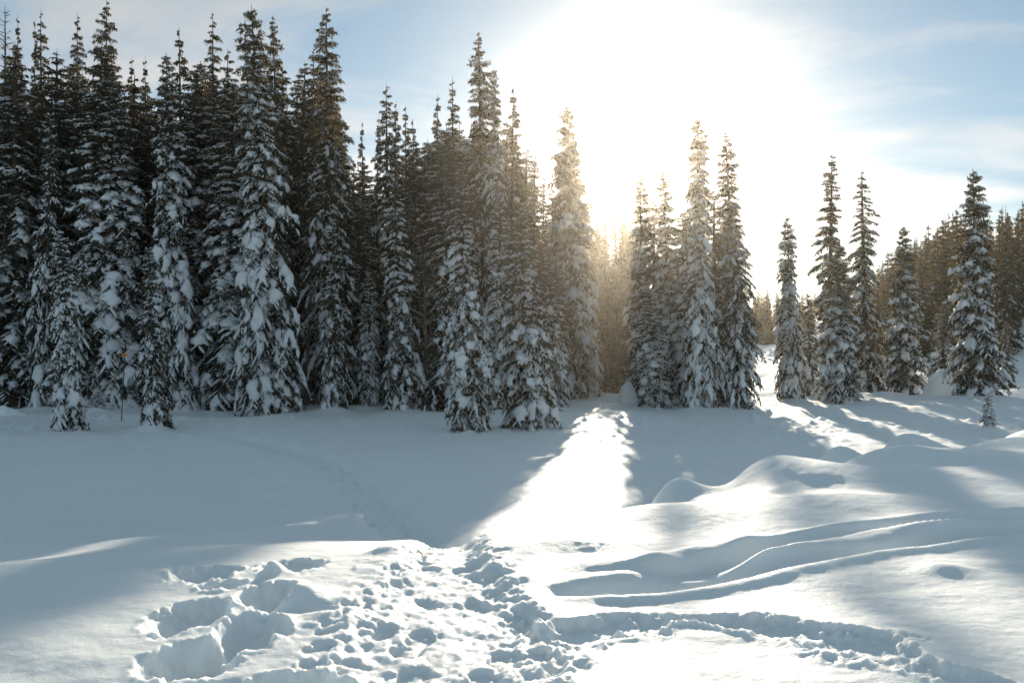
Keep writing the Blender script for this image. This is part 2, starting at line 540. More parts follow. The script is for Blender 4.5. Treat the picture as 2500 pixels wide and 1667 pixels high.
def loft(C, wl_, wr_, ht, hb, nring):
    """C (N,S,3) centre lines; half widths left/right, heights above/below (N,S). Closed ends by zero radii."""
    N, S, _ = C.shape
    T = unit(np.gradient(C, axis=1))
    lat = np.cross(T, ZUP)
    lat = unit(lat + 1e-6)
    up = unit(np.cross(lat, T))
    # snow piles up towards the sky more than square to the branch
    up = unit(up * 0.55 + ZUP * 0.45)
    ph = np.linspace(0, 2 * math.pi, nring, endpoint=False)
    c = np.cos(ph); s = np.sin(ph)
    wid = np.where(c[None, None, :] > 0, wr_[..., None] * c, wl_[..., None] * c)
    hei = np.where(s[None, None, :] > 0, ht[..., None] * s, hb[..., None] * s)
    V = C[:, :, None, :] + lat[:, :, None, :] * wid[..., None] + up[:, :, None, :] * hei[..., None]
    base = np.arange(N * S * nring).reshape(N, S, nring)
    nx = np.roll(base, -1, axis=2)
    F = np.stack([base[:, :-1], nx[:, :-1], nx[:, 1:], base[:, 1:]], -1).reshape(-1, 4)
    return V.reshape(-1, 3), F

def tris_from(base, d, length, width, rng):
    side = unit(np.cross(d, rng.normal(size=d.shape)))
    a = base - side * width[:, None] * 0.5
    b = base + side * width[:, None] * 0.5
    c = base + d * length[:, None]
    V = np.stack([a, b, c], 1).reshape(-1, 3)
    F = np.arange(len(V)).reshape(-1, 3)
    return V, F

def interp_line(P, s):
    """P (N,S,3), s (N,K) in 0..1 -> points and tangents (N,K,3)"""
    N, S, _ = P.shape
    f = np.clip(s, 0, 0.9999) * (S - 1)
    i = np.floor(f).astype(int); t = (f - i)[..., None]
    n = np.arange(N)[:, None]
    a = P[n, i]; b = P[n, i + 1]
    return a * (1 - t) + b * t, unit(b - a)

OCT = np.array([[1, 0, 0], [0, 1, 0], [-1, 0, 0], [0, -1, 0], [0, 0, 1], [0, 0, -1]], float)
OCTF = np.array([[0, 1, 4], [1, 2, 4], [2, 3, 4], [3, 0, 4], [1, 0, 5], [2, 1, 5], [3, 2, 5], [0, 3, 5]])

def conifer(seed, H, R, snow=0.8, droop=55, dz=0.30, per=6, bare=0.03, power=0.75, top_pitch=25, low_pitch=-12,
            twigs=6, nk=6, needle=0.17, irregular=0.18, twig_snow=0.6, snow_top=0.84, trunk_r=None, thin=0.0):
    """a spire-shaped spruce: returns trunk, limbs, needles and snow geometry"""
    rng = np.random.default_rng(seed)
    zs, az = [], []
    z = bare * H + 0.05
    a0 = rng.uniform(0, 6.28)
    while z < H * 0.985:
        t = z / H
        n = max(3, int(round(per * (1 - 0.40 * t) + rng.uniform(-1, 1))))
        a0 += rng.uniform(0.3, 1.2)
        for k in range(n):
            if rng.random() < thin:
                continue
            zs.append(z + rng.uniform(-0.5, 0.5) * dz)
            az.append(a0 + 6.283 * k / n + rng.uniform(-0.35, 0.35))
        z += dz * (1.0 - 0.25 * t) * rng.uniform(0.7, 1.3)
    zs = np.clip(np.array(zs), 0.04, H * 0.99); az = np.array(az)
    N = len(zs); t = zs / H
    prof = (1 - t) ** power * np.minimum(1.0, (1 - t) / 0.08) ** 0.40 * (0.70 + 0.30 * np.clip(t / 0.25, 0, 1) ** 0.7)
    wob = 1 + irregular * (np.sin(az * 1.0 + zs * 0.55 + seed) + 0.7 * np.sin(az * 2 - zs * 1.15 + 2 * seed)) * 0.6
    reach = R * prof * wob * rng.uniform(0.66, 1.28, N) + 0.04
    p0 = np.radians(low_pitch + (top_pitch - low_pitch) * t ** 1.5 + rng.normal(0, 7, N))
    dr = np.radians(droop * (1 - 0.75 * t ** 1.6) * rng.uniform(0.7, 1.25, N))
    S = 9
    s = np.linspace(0, 1, S)
    pit = p0[:, None] - dr[:, None] * s[None] ** 0.9
    pit = np.maximum(pit, -1.40)
    cz = np.cos(pit); sz = np.sin(pit)
    rad = np.concatenate([np.zeros((N, 1)), np.cumsum((cz[:, 1:] + cz[:, :-1]) / 2, 1)], 1)
    ver = np.concatenate([np.zeros((N, 1)), np.cumsum((sz[:, 1:] + sz[:, :-1]) / 2, 1)], 1)
    k = reach / np.maximum(rad[:, -1], 1e-3)
    k = np.minimum(k, reach * 2.3 / (S - 1))
    rad *= k[:, None]; ver *= k[:, None]
    L = k * (S - 1)
    aa = az[:, None] + rng.normal(0, 0.25, (N, 1)) * s[None]
    spine = np.stack([np.sin(aa) * rad, np.cos(aa) * rad, zs[:, None] + ver], -1)
    spine[..., 2] = np.maximum(spine[..., 2], -0.45)
    # twigs
    K = twigs * 2
    sk = np.tile(np.repeat(np.linspace(0.16, 0.97, twigs), 2)[None], (N, 1)) + rng.normal(0, 0.03, (N, K))
    sk = np.clip(sk, 0.05, 0.985)
    sgn = np.tile(np.array([1, -1] * twigs)[None], (N, 1))
    B, T = interp_line(spine, sk)
    lat = unit(np.cross(T, ZUP) + 1e-6)
    ang = np.radians(rng.uniform(38, 66, (N, K)))
    tl = L[:, None] * (0.40 * (1 - 0.62 * sk)) * rng.uniform(0.65, 1.25, (N, K)) + 0.02
    tl = np.minimum(tl, 0.85)
    D = T * np.cos(ang)[..., None] + lat * (sgn * np.sin(ang))[..., None] - ZUP * rng.uniform(0.05, 0.45, (N, K))[..., None]
    D = unit(D)
    u = np.array([0, 0.36, 0.7, 1.0])
    TW = B[:, :, None, :] + D[:, :, None, :] * (tl[..., None, None] * u[None, None, :, None]) - ZUP * (tl[..., None, None] * 0.22 * u[None, None, :, None] ** 2)
    TWf = TW.reshape(-1, 4, 3); tlf = tl.reshape(-1)
    # needles along twigs and spines
    NV, NF, off = [], [], 0
    fsz = np.clip(0.42 + 0.58 * L / 1.1, 0.42, 1.0)            # finer sprays on the short branches near the tip
    def add_needles(lines, lens, sizes, total, nl, nw, spread, down):
        nonlocal off
        pr = lens / lens.sum()
        pick = rng.choice(len(lines), total, p=pr)
        P, Tn = interp_line(lines[pick], rng.uniform(0.03, 1.0, (total, 1)))
        P = P[:, 0]; Tn = Tn[:, 0]; fs = sizes[pick]
        d = unit(Tn * rng.uniform(0.3, 1.0, (total, 1)) + rng.normal(0, spread, (total, 3)) - ZUP * down * rng.random((total, 1)))
        V, F = tris_from(P, d, fs * nl * rng.uniform(0.6, 1.4, total), fs * nw * rng.uniform(0.6, 1.4, total), rng)
        NV.append(V); NF.append(F + off); off += len(V)
    add_needles(TWf, tlf + 0.05, np.repeat(fsz, K), int(N * K * nk * 2.1), needle * 1.15, needle * 0.36, 0.42, 0.75)
    add_needles(spine, L + 0.15, fsz, int(N * nk * 4), needle * 1.15, needle * 0.45, 0.6, 0.8)
    add_needles(spine, L + 0.1, fsz * 0.8, int(N * nk * 2.0), needle * 1.25, needle * 0.30, 0.55, -0.9)
    # leader
    lead = np.array([[[0, 0, H * 0.955], [0, 0, H * 0.98], [0, 0, H]]])
    add_needles(lead, np.ones(1), np.full(1, 0.45), 12, needle, needle * 0.3, 0.5, 0.0)
    NV = np.concatenate(NV); NF = np.concatenate(NF)
    # snow
    SV, SF4, SF3, off2 = [], [], [], 0
    tsn = np.clip((1.0 - (t / snow_top) ** 4), 0.38, 1.0) * np.clip((1.0 - t) / 0.12, 0.35, 1.0)
    blotch = 0.5 + 0.5 * np.sin(az * 1.3 + zs * 1.9 + seed * 1.7) * np.sin(zs * 0.8 + seed)
    m = snow * tsn * (0.55 + 0.75 * blotch) * rng.uniform(0.35, 1.35, N)
    big = m > 0.26
    fi = np.nonzero(big)[0]
    two = fi[L[fi] > 0.75]
    one = fi[L[fi] <= 0.75]
    idx = np.concatenate([one, two, two])
    if len(idx):
        ns = 7
        c_ = np.concatenate([rng.uniform(0.5, 0.7, len(one)), rng.uniform(0.28, 0.45, len(two)), rng.uniform(0.70, 0.85, len(two))])
        hl = np.concatenate([rng.uniform(0.28, 0.42, len(one)), rng.uniform(0.14, 0.26, len(two)), rng.uniform(0.14, 0.27, len(two))])
        gone = rng.random(len(idx)) < 0.22
        idx, c_, hl = idx[~gone], c_[~gone], hl[~gone]
        ssec = np.clip(c_[:, None] + hl[:, None] * np.linspace(-1, 1, ns)[None], 0.02, 1.0)
        C, _ = interp_line(spine[idx], ssec)
        q = np.linspace(-1, 1, ns)
        cap = np.sqrt(np.clip(1 - np.abs(q) ** 2.2, 0, 1))[None]
        Lb = L[idx][:, None]; mb = np.minimum(m[idx] * rng.uniform(0.75, 1.25, len(idx)), 1.2)[:, None]
        lump = lambda: np.clip(1 + 0.42 * np.sin(np.linspace(0, 1, ns)[None] * rng.uniform(5, 12, (len(Lb), 1)) + rng.uniform(0, 6.28, (len(Lb), 1))) + rng.normal(0, 0.24, (len(Lb), ns)), 0.25, 1.9)
        w = np.minimum(0.03 + Lb * 0.17 * (1 - 0.30 * ssec), 0.29) * mb * cap
        h = np.minimum(0.045 + 0.085 * Lb, 0.22) * mb * cap
        V, F = loft(C + ZUP * 0.03, w * lump(), w * lump(), h * lump(), h * 0.4, 8)
        V = V + rng.normal(0, 1, V.shape) * np.repeat(np.minimum(0.012 + 0.016 * Lb[:, 0], 0.04), ns * 8)[:, None]
        SV.append(V); SF4.append(F + off2); off2 += len(V)
    keep = rng.random(N * K) < np.repeat(np.clip(twig_snow * (0.35 + 0.65 * m), 0, 1), K)
    if keep.any():
        C = TWf[keep]
        mm = np.repeat(np.clip(m, 0.35, 1.1), K)[keep][:, None]
        tk = tlf[keep][:, None]
        cap = np.array([0.35, 1.0, 0.85, 0.0])[None]
        jit = rng.uniform(0.5, 1.7, (len(C), 4))
        w = (0.025 + 0.085 * np.minimum(tk, 0.6)) * mm * cap * jit * 1.2
        h = (0.03 + 0.08 * np.minimum(tk, 0.6)) * mm * cap * rng.uniform(0.7, 1.3, (len(C), 4))
        V, F = loft(C + ZUP * 0.02, w, w, h, h * 0.3, 5)
        SV.append(V); SF4.append(F + off2); off2 += len(V)
    # crumbs of snow caught in the needles
    nc = int(N * 5 * (0.4 + snow))
    pick = rng.integers(0, len(TWf), nc)
    P, _ = interp_line(TWf[pick], rng.uniform(0.2, 1.0, (nc, 1)))
    P = P[:, 0]
    pt = np.clip(P[:, 2] / H, 0, 1)
    size = rng.uniform(0.02, 0.06, nc) * (0.6 + 0.5 * snow) * np.where(pt > 0.8, 0.7, 1)
    V = P[:, None, :] + OCT[None] * size[:, None, None] * np.array([1.2, 1.2, 0.75]) * rng.uniform(0.6, 1.4, (nc, 6, 1)) + ZUP * 0.02
    F = OCTF[None] + (np.arange(nc) * 6)[:, None, None] + off2
    SV.append(V.reshape(-1, 3)); SF3.append(F.reshape(-1, 3)); off2 += nc * 6
    SV = np.concatenate(SV)
    SF4 = np.concatenate(SF4) if SF4 else np.zeros((0, 4), int)
    SF3 = np.concatenate(SF3)
    # trunk
    tr = trunk_r or (0.055 + 0.0125 * H)
    nsec, nr = 16, 9
    zz = np.linspace(-0.35, H * 0.995, nsec)
    rr = tr * (1 - np.clip(zz / H, 0, 1)) ** 0.85 + 0.008
    rr[:2] *= 1.18
    pa = np.linspace(0, 2 * math.pi, nr, endpoint=False)
    TV = np.stack([np.cos(pa)[None] * rr[:, None] * rng.uniform(0.9, 1.1, (nsec, nr)), np.sin(pa)[None] * rr[:, None] * rng.uniform(0.9, 1.1, (nsec, nr)), np.repeat(zz[:, None], nr, 1)], -1).reshape(-1, 3)
    b = np.arange(nsec * nr).reshape(nsec, nr); nx = np.roll(b, -1, 1)
    TF = np.stack([b[:-1], nx[:-1], nx[1:], b[1:]], -1).reshape(-1, 4)
    # limbs
    Cs = spine[:, ::2]
    lw = (0.010 + 0.010 * L)[:, None] * np.linspace(1, 0.25, Cs.shape[1])[None]
    LV, LF = loft(Cs, lw, lw, lw, lw, 4)
    return dict(trunk=(TV, TF), limbs=(LV, LF), needles=(NV, NF), snow=(SV, SF4, SF3), H=H)

def tree_parts(g):
    parts = []
    parts.append(("trunk", mesh_from("trunk", g["trunk"][0], [(g["trunk"][1], 0, True)], [M_BARK])))
    parts.append(("limbs", mesh_from("limbs", g["limbs"][0], [(g["limbs"][1], 0, True)], [M_BARK])))
    parts.append(("crown", mesh_from("crown", g["needles"][0], [(g["needles"][1], 0, False)], [M_NEEDLE])))
    parts.append(("snow", mesh_from("snow", g["snow"][0], [(g["snow"][1], 0, True), (g["snow"][2], 0, True)], [M_SNOW])))
    return parts

def tree_joined(g):
    V = []; FL = []; off = 0
    for key, mi in (("trunk", 0), ("limbs", 0), ("needles", 1), ("snow", 2)):
        a = g[key]
        V.append(a[0])
        for f in a[1:]:
            FL.append((f + off, mi, mi != 1))
        off += len(a[0])
    return mesh_from("spruce_tree", np.concatenate(V), FL, [M_BARK, M_NEEDLE, M_SNOW])

SPECIES = {
    # heavy: tall columns plastered with snow pillows; dark: tall, sparse snow; young: slim small front trees ...
    "heavy_a": dict(seed=11, H=18.0, R=1.75, snow=1.25, droop=62, dz=0.30, per=6, power=0.38, low_pitch=-18, snow_top=0.95),
    "heavy_b": dict(seed=12, H=16.0, R=1.45, snow=1.2, droop=66, dz=0.29, per=6, power=0.40, low_pitch=-22, irregular=0.25, snow_top=0.95),
    "dark_a":  dict(seed=21, H=19.0, R=1.75, snow=0.68, droop=48, dz=0.33, per=6, power=0.45, top_pitch=15, low_pitch=-18, snow_top=0.80),
    "dark_b":  dict(seed=22, H=17.0, R=1.45, snow=0.75, droop=50, dz=0.33, per=5, power=0.44, top_pitch=12, low_pitch=-20, irregular=0.26),
    "slim":    dict(seed=31, H=15.0, R=1.15, snow=0.55, droop=42, dz=0.33, per=5, power=0.48, top_pitch=18, low_pitch=-20, thin=0.12, irregular=0.28),
    "broad_a": dict(seed=41, H=10.5, R=1.75, snow=1.25, droop=52, dz=0.27, per=6, power=0.48, low_pitch=-8, irregular=0.22, bare=0.05),
    "broad_b": dict(seed=42, H=12.5, R=1.85, snow=1.05, droop=40, dz=0.27, per=7, power=0.54, low_pitch=-8, top_pitch=20, irregular=0.22),
    "young_a": dict(seed=51, H=7.2, R=0.80, snow=1.15, droop=58, dz=0.17, per=6, power=0.38, low_pitch=-20, needle=0.13, twigs=5, nk=5),
    "young_b": dict(seed=52, H=7.8, R=0.85, snow=0.70, droop=55, dz=0.19, per=5, power=0.42, low_pitch=-20, needle=0.13, twigs=5, nk=5, irregular=0.26),
    "heavy_c": dict(seed=13, H=15.0, R=1.35, snow=1.1, droop=58, dz=0.31, per=6, power=0.46, low_pitch=-14, irregular=0.34, thin=0.06, snow_top=0.9),
    "dark_c":  dict(seed=23, H=18.0, R=1.5, snow=0.7, droop=56, dz=0.36, per=5, power=0.52, top_pitch=8, low_pitch=-24, irregular=0.34, thin=0.10),
    "sapling": dict(seed=61, H=2.2, R=0.42, snow=0.95, droop=50, dz=0.10, per=5, power=0.6, low_pitch=-10, needle=0.07, twigs=4, nk=4),
}
FAR = {
    "far_a": dict(seed=71, H=16.0, R=1.45, snow=0.55, droop=50, dz=0.62, per=5, power=0.65, twigs=3, nk=3, needle=0.36, low_pitch=-20),
    "far_b": dict(seed=72, H=14.0, R=1.10, snow=0.70, droop=52, dz=0.62, per=5, power=0.62, twigs=3, nk=3, needle=0.34, low_pitch=-20),
    "far_c": dict(seed=73, H=17.0, R=1.25, snow=0.25, droop=40, dz=0.62, per=4, power=0.55, twigs=3, nk=3, needle=0.36, bare=0.25, low_pitch=-10),
}
PARTS = {k: tree_parts(conifer(**v)) for k, v in SPECIES.items()}
FAR_WOOD = [conifer(seed=75 + k, H=15.0, R=1.5, snow=0.6, droop=48, dz=1.05, per=5, power=0.6, twigs=2, nk=2, needle=0.62, low_pitch=-20) for k in range(3)]
JOINED = {k: tree_joined(conifer(**v)) for k, v in FAR.items()}

def place_tree(species, x, y, z, height, width, rot, lean, label, group=None, name="spruce_tree"):
    """width scales the crown sideways; lean tips the top to the side (radians)"""
    far = species in FAR
    spec = (FAR if far else SPECIES)[species]
    sc = height / spec["H"]
    sw = width / spec["R"]
    if far:
        o = link_obj(name, JOINED[species])
    else:
        o = link_obj(name, None)
        for nm, me in PARTS[species]:
            c = link_obj(nm, me, o)
            if nm in ("crown", "snow", "limbs"):
                c["kind"] = "stuff"
    o.location = (x, y, z)
    o.rotation_mode = 'ZYX'                 # turn about the stem first, then lean
    o.rotation_euler = (0.0, lean, rot)
    o.scale = (sw, sw, sc)
    tag(o, label, "tree", group)
    return o

# species, x, y, z, height, crown radius, turn, lean (, label)
FRONT_TREES = [
    ('young_a', -16.71, 37.5, -1.821, 7.62, 0.59, 4.99, -0.0372, 'slim snow-plastered young spruce nearest the left edge, standing forward of the forest on open snow'),
    ('young_b', -13.74, 38.6, -1.845, 7.19, 0.61, 5.92, -0.0491, 'slim young spruce with ragged snowy foot, touching the tall pillow-covered spruce behind it'),
    ('heavy_b', -16.79, 49.8, -1.831, 17.94, 1.16, 0.18, -0.0288, 'tall narrow spruce covered in rounded snow pillows, behind the slim ragged-footed young spruce'),
    ('heavy_a', -11.28, 47.4, -1.887, 19.63, 1.46, 2.92, -0.0578, 'big column-shaped spruce thickly plastered with snow down to the ground, widest of the front row'),
    ('young_b', -8.71, 48.8, -1.88, 9.58, 0.73, 5.66, -0.0052, 'short slim dark spruce at the forest edge just right of the big plastered column'),
    ('young_a', -7.26, 50.9, -1.922, 6.99, 0.59, 0.71, -0.003, 'short slim snowy spruce at the forest edge between two taller dark ones'),
    ('heavy_c', -5.47, 49.8, -1.885, 13.48, 0.9, 3.41, -0.0319, 'narrow snowy spruce in the middle of the forest edge with a thick white foot'),
    ('heavy_b', -1.56, 37.2, -1.729, 9.9, 0.84, 3.6, -0.0402, 'snow-laden spruce standing forward at the meadow edge, the slimmer of a touching pair'),
    ('broad_a', 0.53, 38.0, -1.834, 8.62, 1.14, 1.76, -0.0209, 'broad snow-laden spruce with drooping fans, the wider of the touching pair at the meadow edge'),
    ('broad_b', 3.71, 59.4, -1.92, 17.78, 1.74, 5.75, -0.0216, 'tall broad spruce washed in golden glare on the left side of the sun gap'),
    ('heavy_c', 8.43, 63.8, -1.841, 14.38, 1.08, 5.01, -0.0152, 'spruce right under the sun, top washed out by glare, bordering the gap'),
    ('young_a', 7.45, 51.3, -1.989, 6.26, 0.87, 0.87, -0.0608, 'short snow-covered spruce in front of the glare-lit trees on the right side of the gap'),
    ('heavy_c', 8.83, 55.0, -1.838, 13.06, 0.91, 0.01, -0.0373, 'medium spruce between the sun gap and the tallest spruce of its clump'),
    ('heavy_a', 9.52, 49.7, -1.922, 14.87, 0.97, 5.47, -0.0196, 'tallest spruce of the clump right of the sun, snow pillows on its lower half'),
    ('dark_a', 11.46, 49.8, -1.889, 14.07, 1.05, 6.17, -0.0561, 'dark tall spruce closing the right end of the clump beside the sun'),
    ('young_a', 16.23, 57.8, -1.931, 10.76, 0.78, 5.48, -0.0218, 'slim pointed snowy spruce alone at the left end of the right-hand clump'),
    ('young_b', 19.38, 64.6, -2.057, 6.82, 0.73, 3.39, -0.0286, 'thin dark spruce squeezed behind the slim pointed one'),
    ('slim', 20.89, 65.7, -2.001, 16.07, 1.24, 4.26, 0.0148, 'tall open-topped spruce, left one of the two tall trees in the right-hand clump'),
    ('broad_a', 18.56, 56.3, -2.038, 9.25, 1.27, 4.34, -0.0093, 'short wide snow-heaped spruce in front of the two tall trees of the right-hand clump'),
    ('dark_c', 24.22, 68.2, -1.901, 15.25, 1.44, 6.07, -0.0176, 'tall dense dark spruce, right one of the two tall trees in the right-hand clump'),
    ('broad_b', 26.13, 66.1, -1.944, 11.32, 1.34, 2.27, -0.0165, 'medium layered spruce standing just left of a pale snow heap'),
    ('young_b', 31.0, 71.6, -1.601, 6.14, 1.02, 1.04, 0.0173, 'short dense spruce behind the pale snow heap'),
    ('broad_b', 27.63, 59.1, -1.637, 13.55, 1.64, 1.89, -0.0196, 'large spruce with wide layered branches and a needle-thin tip, standing apart near the right edge'),
    ('sapling', 17.88, 37.3, -1.721, 1.35, 0.28, 3.79, -0.0466, 'tiny snow-caked sapling alone on the snow in front of the large layered spruce'),
    ('young_b', 34.53, 69.5, -1.663, 4.75, 0.58, 2.12, -0.0165, 'thin young spruce just right of the large layered spruce'),
    ('sapling', -19.73, 47.3, -1.778, 1.02, 0.5, 1.95, 0.0811, "little half-buried sapling on the snow at the forest's left foot"),
    ('sapling', 19.35, 56.3, -1.992, 1.97, 0.47, 1.98, -0.0222, 'little sapling with a round snow cap beside the wide snow-heaped spruce'),
    ('young_b', -22.05, 56.6, -1.929, 5.86, 0.68, 3.02, -0.0147, 'small shaded spruce behind the orange trail marker'),
    ('young_b', -23.61, 50.4, -1.773, 15.14, 0.83, 6.12, 0.0183, 'tall slim spruce directly behind the nearest young spruce at the left'),
    ('sapling', 1.48, 40.4, -1.874, 0.98, 0.36, 0.14, 0.034, 'low snow-capped sapling at the right foot of the broad snow-laden pair'),
    ('dark_b', -27.82, 56.0, -1.889, 19.87, 1.36, 0.11, -0.0123, 'dark spruce at the left picture edge, its flank running out of the frame'),
    ('slim', -31.46, 64.0, -1.591, 24.24, 0.7, 4.95, -0.0139, 'thin spire rising beside the bare larch at the left edge'),
    ('dark_c', -28.23, 60.0, -1.937, 23.53, 1.21, 0.06, -0.0075, 'tall spruce with a pointed twin-like top between two spires at the upper left'),
    ('slim', -31.69, 66.0, -1.717, 24.79, 0.61, 0.29, 0.0024, 'thin spire just left of the pointed twin-like top at the upper left'),
    ('dark_b', -25.9, 59.0, -1.819, 22.93, 0.99, 1.23, 0.0063, 'pointed dark spruce just left of the highest left-hand spruce'),
    ('dark_a', -22.56, 55.0, -2.052, 22.56, 1.34, 4.75, 0.0072, 'very tall spruce with a ragged open top that reaches the upper picture edge'),
    ('slim', -25.57, 66.0, -1.812, 22.35, 0.83, 2.16, 0.0168, 'modest spire in the dip right of the tallest left-hand spruce'),
    ('slim', -23.4, 64.0, -1.88, 21.78, 0.81, 2.23, -0.0087, 'dark spire next to the narrow pillow-covered spruce, on its left'),
    ('slim', -19.71, 60.0, -2.046, 22.64, 1.06, 0.68, -0.016, 'open feathery-topped spire behind the narrow pillow-covered spruce'),
    ('dark_c', -17.05, 57.0, -1.817, 22.36, 1.24, 4.7, -0.0038, 'tall dark spruce between the feathery spire and the big plastered column'),
    ('dark_b', -15.02, 53.0, -1.885, 19.15, 1.11, 0.23, -0.0062, 'dark spruce with a lit right flank just left of the big plastered column'),
    ('dark_a', -12.76, 56.0, -1.706, 21.72, 1.22, 5.94, -0.0328, 'tall dark spire peeping over the right shoulder of the big plastered column'),
    ('dark_a', -9.32, 51.0, -1.902, 20.68, 1.46, 3.84, -0.0094, 'very tall broad dark spruce with ragged branches, right of the big plastered column'),
    ('dark_c', -11.12, 56.0, -1.913, 20.14, 1.18, 5.77, -0.0019, 'shorter dark spruce pressed against the left side of the tall ragged one'),
    ('slim', -9.76, 66.0, -1.923, 18.21, 0.55, 3.42, -0.0105, 'thin short spire right of the tall ragged dark spruce'),
    ('slim', -9.28, 68.0, -1.879, 18.91, 0.57, 1.96, 0.0084, 'second thin short spire, next to the first, in the low part of the skyline'),
    ('dark_b', -6.76, 55.0, -2.075, 17.96, 1.15, 0.49, -0.0109, 'medium dark spruce with a double tip rising in the low part of the skyline'),
    ('slim', -6.87, 58.0, -1.758, 17.41, 0.68, 0.93, 0.0063, 'short companion tip leaning on the double-tipped dark spruce'),
    ('slim', -6.24, 60.0, -1.971, 17.9, 0.76, 1.01, -0.0105, 'medium spire right of the double-tipped dark spruce'),
    ('slim', -5.35, 58.0, -1.987, 16.62, 0.73, 0.3, -0.0265, 'brown-lit narrow spire in the middle of the forest skyline'),
    ('slim', -4.46, 58.0, -2.007, 18.04, 0.78, 2.55, 0.0074, 'narrow ragged spire left of the feathery pale one'),
    ('slim', -3.52, 60.0, -2.194, 19.69, 0.96, 1.49, -0.0033, 'feathery see-through spire just left of the tallest middle spruce'),
    ('dark_a', -1.37, 54.0, -1.835, 20.3, 1.31, 2.86, -0.0221, 'tallest spruce in the middle of the skyline, golden on its sunward side'),
    ('heavy_b', -0.7, 52.0, -1.752, 17.77, 0.74, 2.65, -0.0126, 'snow-dotted spire close against the right of the tallest middle spruce'),
    ('slim', -0.1, 56.0, -2.018, 18.04, 0.8, 0.21, 0.0098, "pale sunlit spire on the forest's sunward shoulder"),
    ('slim', 1.41, 62.0, -1.78, 15.09, 0.62, 3.1, 0.001, 'short golden spire in the step down toward the sun gap'),
    ('slim', 2.07, 64.0, -1.877, 14.17, 0.64, 4.59, -0.0023, 'lowest golden spire at the foot of the step toward the sun gap'),
    ('broad_b', 2.1, 50.0, -1.81, 8.31, 0.84, 5.96, -0.029, 'snowy spruce tucked between the broad snow-laden pair and the glare-lit tall one'),
    ('heavy_b', -0.44, 48.0, -1.831, 10.65, 0.89, 0.67, -0.0171, 'snowy spruce filling the gap behind the touching pair'),
    ('dark_b', 2.62, 60.0, -2.07, 13.09, 1.11, 2.73, -0.0157, 'added dark spruce squeezed against the left side of the glare-lit tall broad one'),  # added to close the sunlit gap beside the broad spruce
    ('slim', 30.65, 80.0, -1.177, 7.81, 0.94, 1.85, -0.0021, 'short dark spruce behind the medium layered spruce'),
]
